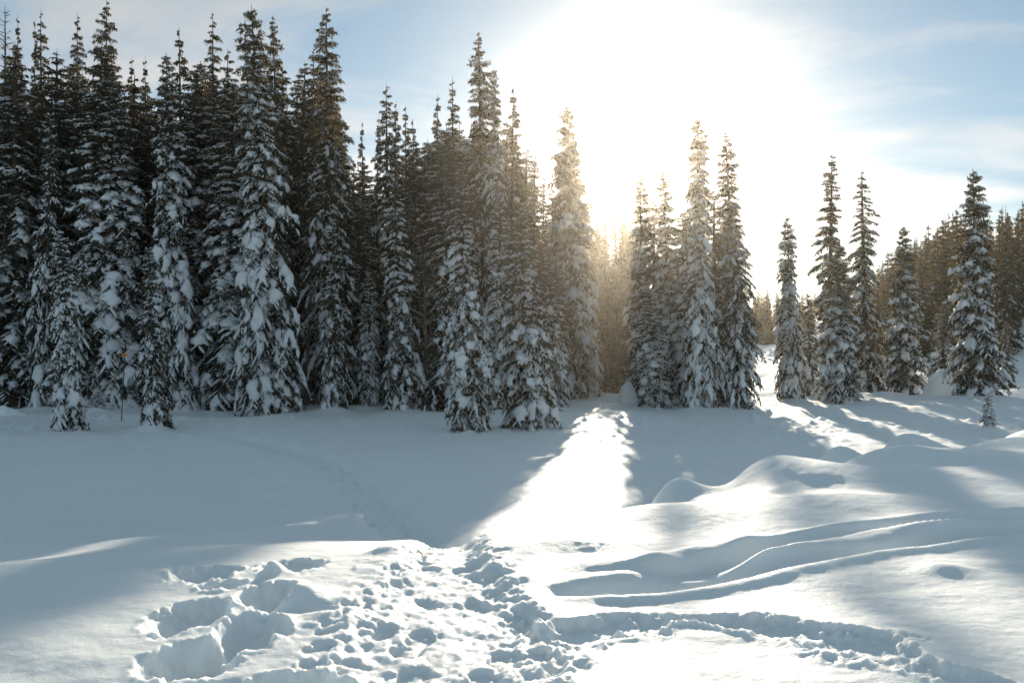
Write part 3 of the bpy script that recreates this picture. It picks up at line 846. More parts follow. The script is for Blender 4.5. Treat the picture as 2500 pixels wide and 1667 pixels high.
INNER_TREES = [
    ('heavy_b', 3.23, 65.41, -1.628, 7.01, 0.96, 3.07, 0.0342, 'left-hand pillowed spruce farther behind the glare-lit tall broad spruce'),
    ('slim', -20.98, 74.8, -1.302, 21, 2.55, 0.71, 0.0119, 'slim spruce deep in the shade behind the gap left of the big plastered column'),
    ('heavy_a', -37.37, 79.51, -0.789, 21, 2.47, 5.45, -0.0244, 'rightmost snow-plastered spruce deep in the shade behind the left picture edge'),
    ('heavy_c', -5.35, 62.29, -1.864, 11.54, 1.43, 0.22, -0.0097, 'right-hand uneven snowy spruce farther behind the narrow ragged spire'),
    ('heavy_b', -3.97, 72.72, -1.527, 18.07, 2.13, 6.01, 0.0265, 'pillowed spruce deep in the shade behind the slimmer of the touching pair'),
    ('slim', -28.99, 61.56, -1.853, 19.72, 2.2, 1.57, -0.0116, 'rightmost slim spruce farther behind the left picture edge'),
    ('dark_c', -13.51, 77.77, -1.489, 21, 2.15, 2.17, -0.0216, 'ragged dark spruce deep in the shade behind the very tall ragged dark spruce'),
    ('dark_b', -26.63, 81.88, -1.103, 21, 2.53, 4.32, 0.0545, 'right-hand dark spruce deep in the shade behind the narrow pillow-covered spruce'),
    ('heavy_c', -16.81, 67.62, -1.896, 21, 2.21, 5.36, -0.0082, 'uneven snowy spruce farther behind the big plastered column'),
    ('slim', -31.85, 59.62, -1.931, 20.15, 2.02, 4.9, -0.0284, 'right-hand slim spruce just behind the left picture edge'),
    ('heavy_b', -12.14, 64.31, -1.78, 20.35, 2.09, 6.25, -0.0158, 'pillowed spruce farther behind the very tall ragged dark spruce'),
    ('dark_b', -33.45, 71.22, -1.441, 21, 2.38, 0.26, -0.0155, 'dark spruce farther behind the left picture edge'),
    ('dark_b', -25.9, 51.84, -1.811, 18.9, 2.09, 3.44, 0.0028, 'rightmost dark spruce just behind the left picture edge'),
    ('heavy_b', -39.06, 72.53, -1.372, 21, 2.55, 0.0, -0.0147, 'left-hand pillowed spruce deep in the shade behind the left picture edge'),
    ('heavy_a', -27.17, 78.27, -1.368, 21, 2.17, 1.85, 0.01, 'snow-plastered spruce deep in the shade behind the narrow pillow-covered spruce'),
    ('dark_c', 1.27, 67.43, -1.739, 13.08, 1.67, 2.63, 0.0122, 'ragged dark spruce farther behind the wider of the touching pair'),
    ('heavy_a', -30.91, 62.56, -1.707, 20.93, 2.27, 1.25, -0.0291, 'right-hand snow-plastered spruce farther behind the left picture edge'),
    ('heavy_b', -28.71, 54.52, -1.773, 18.07, 1.75, 0.68, -0.0278, 'pillowed spruce just behind the left picture edge'),
    ('slim', -10.14, 54.78, -1.834, 17.5, 1.92, 6.13, -0.0122, 'slim spruce just behind the very tall ragged dark spruce'),
    ('slim', -18.71, 66.78, -1.82, 21, 2.59, 5.74, -0.0141, 'left-hand slim spruce farther behind the gap left of the big plastered column'),
    ('dark_c', -22.47, 83.35, -0.998, 21, 2.58, 1.93, -0.0097, 'left-hand ragged dark spruce deep in the shade behind the big plastered column'),
    ('heavy_b', -40.26, 81.6, -0.639, 21, 2.37, 2.78, -0.0103, 'right-hand pillowed spruce deep in the shade behind the left picture edge'),
    ('dark_c', -44.98, 78.11, -0.342, 21, 2.13, 2.98, 0.037, 'left-hand ragged dark spruce deep in the shade behind the left picture edge'),
    ('heavy_b', -14.02, 51.25, -1.773, 16.67, 2.13, 1.84, -0.0194, 'right-hand pillowed spruce just behind the gap left of the big plastered column'),
    ('dark_a', -14.48, 71.93, -1.612, 21, 1.99, 0.79, -0.0157, 'second-from-left broad dark spruce farther behind the very tall ragged dark spruce'),
    ('heavy_b', -8.06, 59.6, -1.808, 12.56, 1.5, 2.92, -0.0234, 'pillowed spruce just behind the low part of the skyline'),
    ('slim', -39.33, 70.09, -1.197, 21, 2.41, 0.68, 0.0279, 'leftmost slim spruce farther behind the left picture edge'),
    ('heavy_c', -33.97, 73.37, -1.445, 21, 2.25, 3.62, -0.0081, 'uneven snowy spruce deep in the shade behind the nearest slim young spruce'),
    ('slim', -0.41, 66.38, -1.722, 16.48, 1.96, 4.52, -0.03, 'slim spruce farther behind the wider of the touching pair'),
    ('dark_c', -23.31, 80.56, -1.184, 21, 2.51, 4.36, -0.0165, 'ragged dark spruce deep in the shade behind the gap left of the big plastered column'),
    ('slim', -0.52, 76.54, -1.369, 20.01, 2.32, 5.58, 0.0074, 'slim spruce deep in the shade behind the wider of the touching pair'),
    ('heavy_a', -20.2, 83.08, -0.895, 21, 2.49, 0.43, 0.0051, 'snow-plastered spruce deep in the shade behind the big plastered column'),
    ('dark_a', 4.06, 83.28, -1.411, 9.06, 1.06, 0.77, 0.0404, 'broad dark spruce deep in the shade behind the glare-lit tall broad spruce'),
    ('dark_b', -4.36, 70.89, -1.575, 18.19, 2.3, 4.43, -0.0129, 'dark spruce farther behind the narrow ragged spire'),
    ('dark_b', -4.26, 56.3, -1.895, 15.05, 1.52, 0.68, 0.0053, 'dark spruce just behind the narrow ragged spire'),
    ('heavy_a', -33.87, 62.89, -1.646, 21, 2.05, 2.5, -0.0022, 'left-hand snow-plastered spruce farther behind the left picture edge'),
    ('dark_c', -7.94, 53.11, -1.967, 11.44, 1.54, 2.35, -0.0022, 'ragged dark spruce just behind the low part of the skyline'),
    ('heavy_a', -13.12, 68.87, -1.855, 21, 2.13, 5.23, -0.0125, 'snow-plastered spruce farther behind the very tall ragged dark spruce'),
    ('slim', -2.84, 77.47, -1.519, 19.63, 1.98, 4.48, 0.0585, 'slim spruce deep in the shade behind the slimmer of the touching pair'),
    ('dark_c', -1.64, 58.11, -2.013, 16.42, 1.67, 3.33, -0.0209, 'ragged dark spruce just behind the slimmer of the touching pair'),
    ('heavy_c', 1.16, 78.84, -1.343, 14.29, 1.54, 0.73, -0.0057, 'uneven snowy spruce deep in the shade behind the wider of the touching pair'),
    ('dark_b', -13.5, 83.07, -1.113, 15.43, 1.86, 2.36, 0.0093, 'left-hand dark spruce deep in the shade behind the low part of the skyline'),
    ('slim', -11.18, 81.64, -1.212, 13.76, 1.46, 5.22, -0.0156, 'slim spruce deep in the shade behind the low part of the skyline'),
    ('heavy_c', -5.34, 72.03, -1.517, 15.46, 1.71, 0.23, 0.0153, 'uneven snowy spruce deep in the shade behind the narrow ragged spire'),
    ('dark_b', -30.55, 56.14, -1.893, 21, 2.11, 0.25, -0.0007, 'second-from-left dark spruce just behind the left picture edge'),
    ('heavy_a', -44.3, 75.85, -0.504, 21, 2.56, 2.03, -0.0139, 'leftmost snow-plastered spruce deep in the shade behind the left picture edge'),
    ('heavy_a', -2.65, 79.55, -1.253, 20.07, 2.06, 1.74, 0.0034, 'left-hand snow-plastered spruce deep in the shade behind the slimmer of the touching pair'),
    ('dark_b', -11.52, 73.38, -1.576, 15.47, 1.59, 4.2, -0.0084, 'right-hand dark spruce deep in the shade behind the low part of the skyline'),
    ('dark_a', -35.96, 74.8, -1.181, 21, 2.34, 4.12, 0.0319, 'broad dark spruce deep in the shade behind the left picture edge'),
    ('heavy_b', -0.44, 71.0, -1.72, 15.2, 1.66, 2.94, -0.0074, 'pillowed spruce farther behind the wider of the touching pair'),
    ('heavy_c', -9.19, 58.18, -1.796, 10.72, 1.35, 4.56, 0.0349, 'uneven snowy spruce just behind the low part of the skyline'),
    ('heavy_b', -17.25, 59.2, -1.892, 20.26, 2.17, 0.28, -0.0634, 'left-hand pillowed spruce just behind the gap left of the big plastered column'),
    ('dark_a', -24.51, 67.64, -1.641, 21, 2.13, 5.04, -0.0199, 'broad dark spruce farther behind the orange trail marker'),
    ('heavy_c', -5.93, 66.91, -1.691, 16.51, 1.82, 1.92, 0.0058, 'left-hand uneven snowy spruce farther behind the narrow ragged spire'),
    ('slim', -39.07, 83.04, -0.581, 21, 2.1, 1.47, 0.0019, 'slim spruce deep in the shade behind the left picture edge'),
    ('dark_b', -6.75, 81.52, -1.063, 18.83, 2.14, 5.38, 0.0009, 'dark spruce deep in the shade behind the narrow ragged spire'),
    ('slim', -18.85, 68.35, -1.752, 21, 2.31, 0.83, 0.004, 'right-hand slim spruce farther behind the gap left of the big plastered column'),
    ('heavy_a', -1.39, 73.41, -1.332, 14.49, 1.51, 1.96, 0.0323, 'right-hand snow-plastered spruce deep in the shade behind the slimmer of the touching pair'),
    ('dark_a', -30.04, 77.86, -1.262, 21, 2.28, 4.38, 0.0198, 'broad dark spruce deep in the shade behind the orange trail marker'),
    ('dark_c', 2.27, 77.16, -1.416, 9.85, 1.11, 4.4, 0.014, 'ragged dark spruce deep in the shade behind the wider of the touching pair'),
    ('heavy_c', -16.94, 53.35, -1.908, 18.43, 2.2, 0.0, 0.0044, 'uneven snowy spruce just behind the narrow pillow-covered spruce'),
    ('dark_a', 0.72, 59.72, -1.845, 14.22, 1.63, 5.13, -0.0306, 'broad dark spruce just behind the wider of the touching pair'),
    ('heavy_c', -10.44, 74.75, -1.413, 16.6, 2.03, 3.53, -0.0454, 'uneven snowy spruce deep in the shade behind the low part of the skyline'),
    ('slim', -23.76, 60.92, -1.781, 19.67, 2.27, 1.79, 0.0344, 'slim spruce farther behind the orange trail marker'),
    ('heavy_a', -2.43, 62.14, -1.651, 13.31, 1.37, 3.31, 0.0145, 'snow-plastered spruce farther behind the slimmer of the touching pair'),
    ('dark_b', -24.78, 54.26, -1.989, 19.48, 2.2, 5.19, -0.0014, 'left-hand dark spruce just behind the nearest slim young spruce'),
    ('slim', -32.36, 68.03, -1.499, 21, 2.46, 2.73, -0.0097, 'second-from-left slim spruce farther behind the left picture edge'),
    ('dark_b', -28.64, 65.16, -1.7, 21, 2.26, 4.82, 0.025, 'dark spruce farther behind the nearest slim young spruce'),
    ('heavy_c', -17.12, 82.97, -0.96, 21, 2.52, 4.3, -0.0106, 'uneven snowy spruce deep in the shade behind the very tall ragged dark spruce'),
    ('dark_b', -33.3, 57.06, -1.989, 18.67, 2.06, 5.54, -0.012, 'leftmost dark spruce just behind the left picture edge'),
    ('dark_b', -24.74, 69.12, -1.531, 18.75, 2.01, 5.08, 0.0096, 'dark spruce farther behind the orange trail marker'),
    ('dark_c', -44.07, 80.89, -0.597, 21, 2.07, 5.22, -0.0061, 'right-hand ragged dark spruce deep in the shade behind the left picture edge'),
    ('heavy_b', -9.23, 61.02, -1.688, 10.03, 1.13, 1.25, 0.0004, 'pillowed spruce farther behind the low part of the skyline'),
    ('dark_a', -13.45, 70.58, -1.592, 21, 2.18, 0.17, -0.0082, 'rightmost broad dark spruce farther behind the very tall ragged dark spruce'),
    ('heavy_a', -5.31, 68.25, -1.667, 15.24, 1.53, 4.84, 0.02, 'left-hand snow-plastered spruce farther behind the narrow ragged spire'),
    ('slim', -2.62, 70.76, -1.732, 15.05, 1.64, 5.84, -0.0054, 'slim spruce farther behind the slimmer of the touching pair'),
    ('dark_c', -5.59, 52.45, -1.765, 10.74, 1.45, 4.32, 0.0345, 'ragged dark spruce just behind the narrow spruce with a thick white foot'),
    ('dark_b', -9.1, 78.5, -1.072, 14.65, 1.68, 0.58, 0.0146, 'dark spruce deep in the shade behind the narrow spruce with a thick white foot'),
    ('heavy_b', -24.22, 76.71, -1.385, 21, 2.23, 1.12, 0.0139, 'right-hand pillowed spruce deep in the shade behind the gap left of the big plastered column'),
    ('dark_a', -15.8, 80.95, -1.228, 21, 2.51, 5.58, -0.0239, 'broad dark spruce deep in the shade behind the very tall ragged dark spruce'),
    ('heavy_c', -30.45, 58.47, -1.933, 21, 2.15, 3.91, -0.0585, 'uneven snowy spruce just behind the left picture edge'),
    ('heavy_c', -38.49, 80.51, -0.799, 21, 2.1, 4.12, -0.0279, 'uneven snowy spruce deep in the shade behind the left picture edge'),
    ('dark_b', -17.08, 71.76, -1.605, 21, 2.25, 3.32, -0.0131, 'dark spruce farther behind the big plastered column'),
    ('heavy_a', -31.7, 80.76, -0.994, 21, 2.54, 2.08, -0.011, 'snow-plastered spruce deep in the shade behind the spruce reaching the upper picture edge'),
    ('slim', -13.95, 60.05, -1.727, 19.93, 2.01, 3.73, 0.0059, 'slim spruce farther behind the big plastered column'),
    ('dark_a', -10.55, 71.98, -1.823, 12.71, 1.68, 0.86, -0.0085, 'broad dark spruce farther behind the low part of the skyline'),
    ('heavy_a', -0.78, 63.06, -1.675, 13.25, 1.69, 2.99, -0.001, 'snow-plastered spruce farther behind the wider of the touching pair'),
    ('heavy_b', -5.0, 75.03, -1.226, 13.44, 1.74, 3.45, -0.0388, 'pillowed spruce deep in the shade behind the narrow ragged spire'),
    ('dark_b', -28.06, 79.6, -1.301, 20.59, 2.07, 2.35, -0.0215, 'left-hand dark spruce deep in the shade behind the narrow pillow-covered spruce'),
    ('heavy_a', -39.97, 75.26, -0.771, 21, 2.27, 0.04, 0.0559, 'second-from-left snow-plastered spruce deep in the shade behind the left picture edge'),
    ('dark_c', -31.74, 54.51, -1.766, 19.51, 2.41, 0.45, -0.0069, 'ragged dark spruce just behind the left picture edge'),
    ('dark_c', -23.84, 66.29, -1.784, 18.42, 1.98, 1.82, -0.034, 'ragged dark spruce farther behind the orange trail marker'),
    ('dark_c', -16.84, 76.83, -1.531, 21, 2.57, 0.4, 0.0003, 'right-hand ragged dark spruce deep in the shade behind the big plastered column'),
    ('dark_b', -34.44, 83.52, -0.671, 21, 2.15, 0.6, -0.0629, 'dark spruce deep in the shade behind the spruce reaching the upper picture edge'),
    ('dark_a', -23.21, 68.41, -1.684, 18.53, 2.03, 0.81, 0.0089, 'broad dark spruce farther behind the narrow pillow-covered spruce'),
    ('heavy_c', -3.46, 52.84, -1.782, 14.25, 1.45, 1.58, -0.0209, 'uneven snowy spruce just behind the narrow ragged spire'),
    ('heavy_c', -37.2, 67.57, -1.425, 21, 2.26, 2.96, 0.0056, 'uneven snowy spruce farther behind the left picture edge'),
    ('heavy_b', -21.54, 52.9, -1.768, 16.54, 1.86, 0.14, 0.0202, 'left-hand pillowed spruce just behind the spruce reaching the upper picture edge'),
    ('heavy_b', -2.6, 67.01, -1.74, 14.27, 1.72, 3.99, 0.0319, 'pillowed spruce farther behind the slimmer of the touching pair'),
    ('slim', -29.16, 51.23, -1.701, 17.27, 2.1, 5.17, -0.0428, 'left-hand slim spruce just behind the left picture edge'),
    ('dark_c', -3.39, 50.51, -1.887, 13.69, 1.46, 4.9, 0.0194, 'ragged dark spruce just behind the narrow ragged spire'),
    ('dark_c', -37.45, 83.8, -0.501, 21, 2.07, 2.28, 0.0312, 'ragged dark spruce deep in the shade behind the nearest slim young spruce'),
    ('heavy_b', -7.89, 76.16, -1.187, 17.73, 1.92, 5.64, 0.0005, 'pillowed spruce deep in the shade behind the narrow spruce with a thick white foot'),
    ('dark_b', 0.83, 81.29, -1.071, 18.57, 2.24, 0.54, 0.0217, 'dark spruce deep in the shade behind the wider of the touching pair'),
    ('heavy_b', -27.5, 61.36, -2.063, 21, 2.33, 1.78, 0.0235, 'pillowed spruce farther behind the nearest slim young spruce'),
    ('heavy_a', -20.8, 68.62, -1.474, 20.78, 2.05, 0.11, 0.0216, 'snow-plastered spruce farther behind the gap left of the big plastered column'),
    ('dark_b', -24.98, 57.18, -1.7, 18.72, 2.24, 0.35, 0.0017, 'right-hand dark spruce just behind the nearest slim young spruce'),
    ('heavy_b', -20.06, 50.73, -1.721, 16.42, 1.67, 5.69, -0.016, 'right-hand pillowed spruce just behind the spruce reaching the upper picture edge'),
    ('heavy_a', -21.81, 63.28, -1.984, 17.71, 2.21, 0.49, -0.0074, 'snow-plastered spruce farther behind the narrow pillow-covered spruce'),
    ('slim', -7.66, 65.26, -1.942, 14.06, 1.47, 3.22, 0.0087, 'slim spruce farther behind the narrow spruce with a thick white foot'),
    ('dark_a', -18.85, 63.9, -1.888, 21, 2.34, 1.3, -0.0194, 'broad dark spruce farther behind the gap left of the big plastered column'),
    ('dark_c', -35.75, 65.43, -1.733, 21, 2.54, 2.35, -0.0218, 'ragged dark spruce farther behind the left picture edge'),
    ('heavy_c', -21.57, 50.84, -1.793, 18.73, 1.94, 1.65, 0.034, 'left-hand uneven snowy spruce just behind the spruce reaching the upper picture edge'),
    ('dark_a', -17.16, 75.15, -1.771, 21, 2.42, 3.84, -0.0146, 'broad dark spruce deep in the shade behind the big plastered column'),
    ('heavy_a', -15.84, 64.03, -1.558, 21, 2.12, 5.96, -0.0283, 'snow-plastered spruce farther behind the big plastered column'),
    ('heavy_c', -23.22, 58.79, -1.688, 20.01, 2.09, 4.13, -0.0215, 'right-hand uneven snowy spruce just behind the spruce reaching the upper picture edge'),
    ('heavy_a', 1.01, 72.3, -1.255, 14.22, 1.53, 0.55, 0.0003, 'snow-plastered spruce deep in the shade behind the wider of the touching pair'),
    ('slim', -14.93, 54.72, -1.861, 18.18, 2.26, 2.16, 0.0233, 'slim spruce just behind the gap left of the big plastered column'),
    ('dark_b', -36.79, 82.33, -0.72, 21, 2.24, 4.93, 0.0025, 'dark spruce deep in the shade behind the nearest slim young spruce'),
    ('heavy_c', -10.92, 59.0, -1.886, 19.52, 1.93, 4.83, -0.0053, 'uneven snowy spruce just behind the very tall ragged dark spruce'),
    ('heavy_b', -28.29, 83.05, -0.881, 21, 2.46, 0.63, 0.0088, 'pillowed spruce deep in the shade behind the narrow pillow-covered spruce'),
    ('dark_a', 3.02, 61.46, -1.953, 9.73, 1.17, 1.13, 0.0365, 'broad dark spruce farther behind the glare-lit tall broad spruce'),
    ('slim', -21.18, 80.48, -1.155, 21, 2.03, 2.65, -0.0135, 'slim spruce deep in the shade behind the big plastered column'),
    ('slim', -21.63, 60.99, -1.909, 19.77, 1.94, 4.83, 0.0205, 'slim spruce farther behind the narrow pillow-covered spruce'),
    ('slim', 2.21, 52.85, -1.69, 7.96, 0.96, 1.92, 0.018, 'slim spruce just behind the glare-lit tall broad spruce'),
    ('heavy_a', -4.17, 65.43, -1.63, 17.43, 2.21, 0.84, -0.0077, 'right-hand snow-plastered spruce farther behind the narrow ragged spire'),
    ('heavy_c', -28.0, 71.8, -1.486, 20.49, 2.29, 3.14, -0.0116, 'uneven snowy spruce farther behind the orange trail marker'),
    ('dark_b', -15.21, 75.79, -1.712, 21, 2.27, 5.97, 0.0028, 'dark spruce deep in the shade behind the very tall ragged dark spruce'),
    ('dark_b', -17.71, 73.72, -1.636, 21, 2.46, 2.11, -0.0237, 'dark spruce deep in the shade behind the big plastered column'),
    ('heavy_b', -23.01, 72.49, -1.63, 21, 2.27, 5.74, -0.0194, 'left-hand pillowed spruce deep in the shade behind the gap left of the big plastered column'),
    ('heavy_a', -6.16, 73.43, -1.335, 17.95, 2.0, 0.01, -0.003, 'snow-plastered spruce deep in the shade behind the narrow ragged spire'),
    ('heavy_c', -3.62, 83.13, -1.312, 21, 2.23, 0.64, -0.0382, 'uneven snowy spruce deep in the shade behind the slimmer of the touching pair'),
    ('dark_a', -13.48, 62.69, -1.771, 21, 2.21, 3.75, 0.0217, 'leftmost broad dark spruce farther behind the very tall ragged dark spruce'),
    ('dark_a', -22.91, 75.76, -1.545, 21, 2.54, 3.33, 0.0232, 'broad dark spruce deep in the shade behind the gap left of the big plastered column'),
    ('heavy_b', 3.58, 66, -1.601, 16.25, 1.58, 0.09, 0.0, 'right-hand pillowed spruce added farther behind the glare-lit tall broad spruce'),  # hidden tree added to stop sun leaking past the broad spruce
    ('dark_b', 8.27, 58, -1.747, 11.77, 1.2, 0.67, 0.0, 'dark filler spruce just behind the spruces right under the sun'),  # filler, height tuned for the tree shade on the right bank
    ('heavy_b', 9.26, 54, -2.035, 10.76, 1.11, 5.58, 0.0, 'pillowed filler spruce just behind the tallest spruce beside the sun'),  # filler, top set by how much sun reaches the right foreground
    ('heavy_b', 10.6, 60, -1.651, 10.92, 1.13, 2.99, 0.0, 'pillowed spruce farther behind the tallest spruce beside the sun'),
    ('slim', 11.16, 55, -1.892, 11.96, 1.22, 0.47, 0.0, 'left-hand slim spruce just behind the dark spruce closing the sun clump'),
    ('slim', 12.44, 60, -1.8, 10.28, 1.07, 4.82, 0.0, 'slim spruce farther behind the dark spruce closing the sun clump'),
    ('slim', 12.56, 57, -1.781, 11.16, 1.15, 2.92, 0.0, 'right-hand slim spruce just behind the dark spruce closing the sun clump'),
]
FAR_TREES = [
    ('far_a', 6.33, 67, -1.919, 2.35, 0.53, 5.55, 0.0004, 'second-from-left distant short dark spruce in the golden gap under the sun'),
    ('far_a', 6.78, 68, -1.778, 3.39, 0.58, 4.37, 0.0075, 'fourth-from-left distant short dark spruce in the golden gap under the sun'),
    ('far_a', 6.93, 66, -2.085, 2.24, 0.52, 2.48, 0.0236, 'fifth-from-left distant short dark spruce in the golden gap under the sun'),
    ('far_a', 7.66, 69, -1.778, 3.15, 0.59, 1.88, -0.0026, 'sixth-from-left distant short dark spruce in the golden gap under the sun'),
    ('far_a', 7.38, 76, -1.216, 5.06, 0.73, 0.72, -0.0197, 'third-from-left distant short dark spruce in the golden gap under the sun'),
    ('far_b', 7.74, 75, -1.325, 4.77, 0.71, 1.36, -0.0179, 'third-from-left distant short slim snowy spruce in the golden gap under the sun'),
    ('far_b', 8.35, 77, -1.319, 5.68, 0.77, 1.72, 0.0126, 'fifth-from-left distant short slim snowy spruce in the golden gap under the sun'),
    ('far_a', 8.54, 74, -1.235, 5.19, 0.75, 5.4, -0.0139, 'seventh-from-left distant short dark spruce in the golden gap under the sun'),
    ('far_a', 7.81, 85, -1.037, 7.58, 0.93, 4.98, -0.031, 'leftmost distant short dark spruce in the golden gap under the sun'),
    ('far_b', 8.5, 86, -1.019, 7.88, 0.97, 5.65, -0.0347, 'second-from-left distant short slim snowy spruce in the golden gap under the sun'),
    ('far_b', 8.89, 84, -1.231, 7.33, 0.93, 1.27, -0.0139, 'fourth-from-left distant short slim snowy spruce in the golden gap under the sun'),
    ('far_b', 9.82, 87, -0.996, 8.14, 1.0, 5.44, 0.0356, 'rightmost distant short slim snowy spruce in the golden gap under the sun'),
    ('far_a', 10.19, 85, -1.183, 7.79, 1.02, 0.59, 0.0106, 'rightmost distant short dark spruce in the golden gap under the sun'),
    ('far_b', 8.77, 92, -1.075, 8.75, 1.11, 0.9, -0.0006, 'leftmost distant short slim snowy spruce in the golden gap under the sun'),
    ('far_a', 9.48, 93, -0.982, 9.79, 1.15, 5.95, 0.0023, 'left-hand distant mid-sized dark spruce in the golden gap under the sun'),
    ('far_a', 9.95, 91, -0.903, 9.36, 1.11, 2.93, 0.0203, 'right-hand distant mid-sized dark spruce in the golden gap under the sun'),
    ('far_b', 19.15, 164.01, 1.346, 17.33, 1.45, 4.75, 0.0, 'rightmost very distant tall slim snowy spruce in the golden gap under the sun'),
    ('far_b', 12.63, 134.18, 0.568, 17.65, 1.47, 0.69, 0.0, 'leftmost distant tall slim snowy spruce in the golden gap under the sun'),
    ('far_a', 35.89, 143.84, 1.115, 5.88, 0.59, 0.51, 0.0, 'third-from-left very distant short dark spruce in the open gap right of the sun clump'),
    ('far_a', 10.59, 125.9, 1.201, 15.58, 1.32, 5.82, 0.0, 'leftmost distant tall dark spruce in the golden gap under the sun'),
    ('far_b', 19.97, 179.58, 1.715, 23.52, 1.91, 1.36, 0.0, 'seventh-from-left very distant tall slim snowy spruce in the golden gap under the sun'),
    ('far_a', 47.86, 178.7, 3.44, 6.54, 0.64, 1.0, 0.0, 'rightmost very distant short dark spruce in the open gap right of the sun clump'),
    ('far_b', 45.41, 154.46, 2.149, 4.84, 0.51, 2.04, 0.0, 'very distant short slim snowy spruce behind the slim pointed spruce'),
    ('far_b', 16.42, 157.4, 0.755, 21.41, 1.76, 5.52, 0.0, 'sixth-from-left very distant tall slim snowy spruce in the golden gap under the sun'),
    ('far_a', 42.44, 181.0, 2.295, 7.02, 0.68, 0.21, 0.0, 'right-hand very distant short dark spruce behind the sun clump'),
    ('far_b', 46.35, 138.37, 2.182, 4.74, 0.51, 5.29, 0.0, 'distant short slim snowy spruce behind the two tall right-hand spruces'),
    ('far_a', 37.04, 153.84, 1.19, 4.99, 0.52, 0.7, 0.0, 'leftmost very distant short dark spruce in the open gap right of the sun clump'),
    ('far_b', 16.68, 179.1, 1.531, 21.12, 1.73, 6.26, 0.0, 'fifth-from-left very distant tall slim snowy spruce in the golden gap under the sun'),
    ('far_b', 14.42, 188.47, 2.489, 19.53, 1.62, 5.72, 0.0, 'leftmost very distant tall slim snowy spruce in the golden gap under the sun'),
    ('far_a', 11.74, 144.01, 0.862, 16.09, 1.36, 4.34, 0.0, 'leftmost very distant tall dark spruce in the golden gap under the sun'),
    ('far_b', 45.21, 178.14, 2.864, 7.01, 0.68, 2.12, 0.0, 'left-hand very distant short slim snowy spruce in the open gap right of the sun clump'),
    ('far_a', 14.72, 128.03, 0.79, 16.43, 1.38, 0.29, 0.0, 'third-from-left distant tall dark spruce in the golden gap under the sun'),
    ('far_a', 17.9, 161.38, 1.132, 20.35, 1.68, 3.98, 0.0, 'third-from-left very distant tall dark spruce in the golden gap under the sun'),
    ('far_b', 45.04, 168.36, 2.498, 4.47, 0.48, 2.58, 0.0, 'right-hand very distant short slim snowy spruce in the open gap right of the sun clump'),
    ('far_a', 19.44, 174.64, 1.284, 18.46, 1.53, 2.41, 0.0, 'rightmost very distant tall dark spruce in the golden gap under the sun'),
    ('far_a', 34.61, 149.45, 0.796, 8.46, 0.78, 5.8, 0.0, 'left-hand very distant short dark spruce behind the sun clump'),
    ('far_b', 29.94, 125.38, 0.162, 5.55, 0.57, 3.28, 0.0, 'distant short slim snowy spruce in the open gap right of the sun clump'),
    ('far_a', 45.71, 128.56, 1.215, 6.38, 0.63, 4.31, 0.0, 'right-hand distant short dark spruce behind the two tall right-hand spruces'),
    ('far_a', 12.89, 151.23, 0.976, 19.37, 1.6, 2.4, 0.0, 'second-from-left very distant tall dark spruce in the golden gap under the sun'),
    ('far_b', 13.47, 156.42, 0.838, 20.85, 1.71, 1.39, 0.0, 'third-from-left very distant tall slim snowy spruce in the golden gap under the sun'),
    ('far_a', 43.94, 136.72, 1.516, 5.75, 0.58, 4.25, 0.0, 'left-hand distant short dark spruce behind the two tall right-hand spruces'),
    ('far_a', 13.99, 137.38, 0.523, 14.31, 1.22, 1.85, 0.0, 'second-from-left distant tall dark spruce in the golden gap under the sun'),
    ('far_b', 20.88, 184.62, 2.157, 20.48, 1.69, 6.15, 0.0, 'eighth-from-left very distant tall slim snowy spruce in the golden gap under the sun'),
    ('far_b', 15.63, 133.58, 0.721, 14.51, 1.24, 3.85, 0.0, 'rightmost distant tall slim snowy spruce in the golden gap under the sun'),
    ('far_a', 37.2, 135.98, 1.071, 5.15, 0.54, 3.55, 0.0, 'distant short dark spruce behind the slim pointed spruce'),
    ('far_a', 42.02, 169.62, 1.677, 6.84, 0.66, 4.81, 0.0, 'second-from-left very distant short dark spruce in the open gap right of the sun clump'),
    ('far_a', 16.63, 139.47, 0.271, 18.08, 1.51, 6.01, 0.0, 'rightmost distant tall dark spruce in the golden gap under the sun'),
    ('far_b', 13.73, 173.7, 1.575, 17.89, 1.49, 4.95, 0.0, 'second-from-left very distant tall slim snowy spruce in the golden gap under the sun'),
    ('far_b', 14.01, 125.71, 0.926, 16.37, 1.38, 1.74, 0.0, 'second-from-left distant tall slim snowy spruce in the golden gap under the sun'),
    ('far_a', 46.77, 182.46, 3.546, 8.25, 0.77, 4.97, 0.0, 'fourth-from-left very distant short dark spruce in the open gap right of the sun clump'),
    ('far_a', 50.91, 135.3, 2.098, 5.41, 0.56, 5.09, 0.0, 'distant short dark spruce behind the medium layered spruce'),
    ('far_b', 14.74, 168.87, 1.45, 18.29, 1.52, 3.29, 0.0, 'fourth-from-left very distant tall slim snowy spruce in the golden gap under the sun'),
]
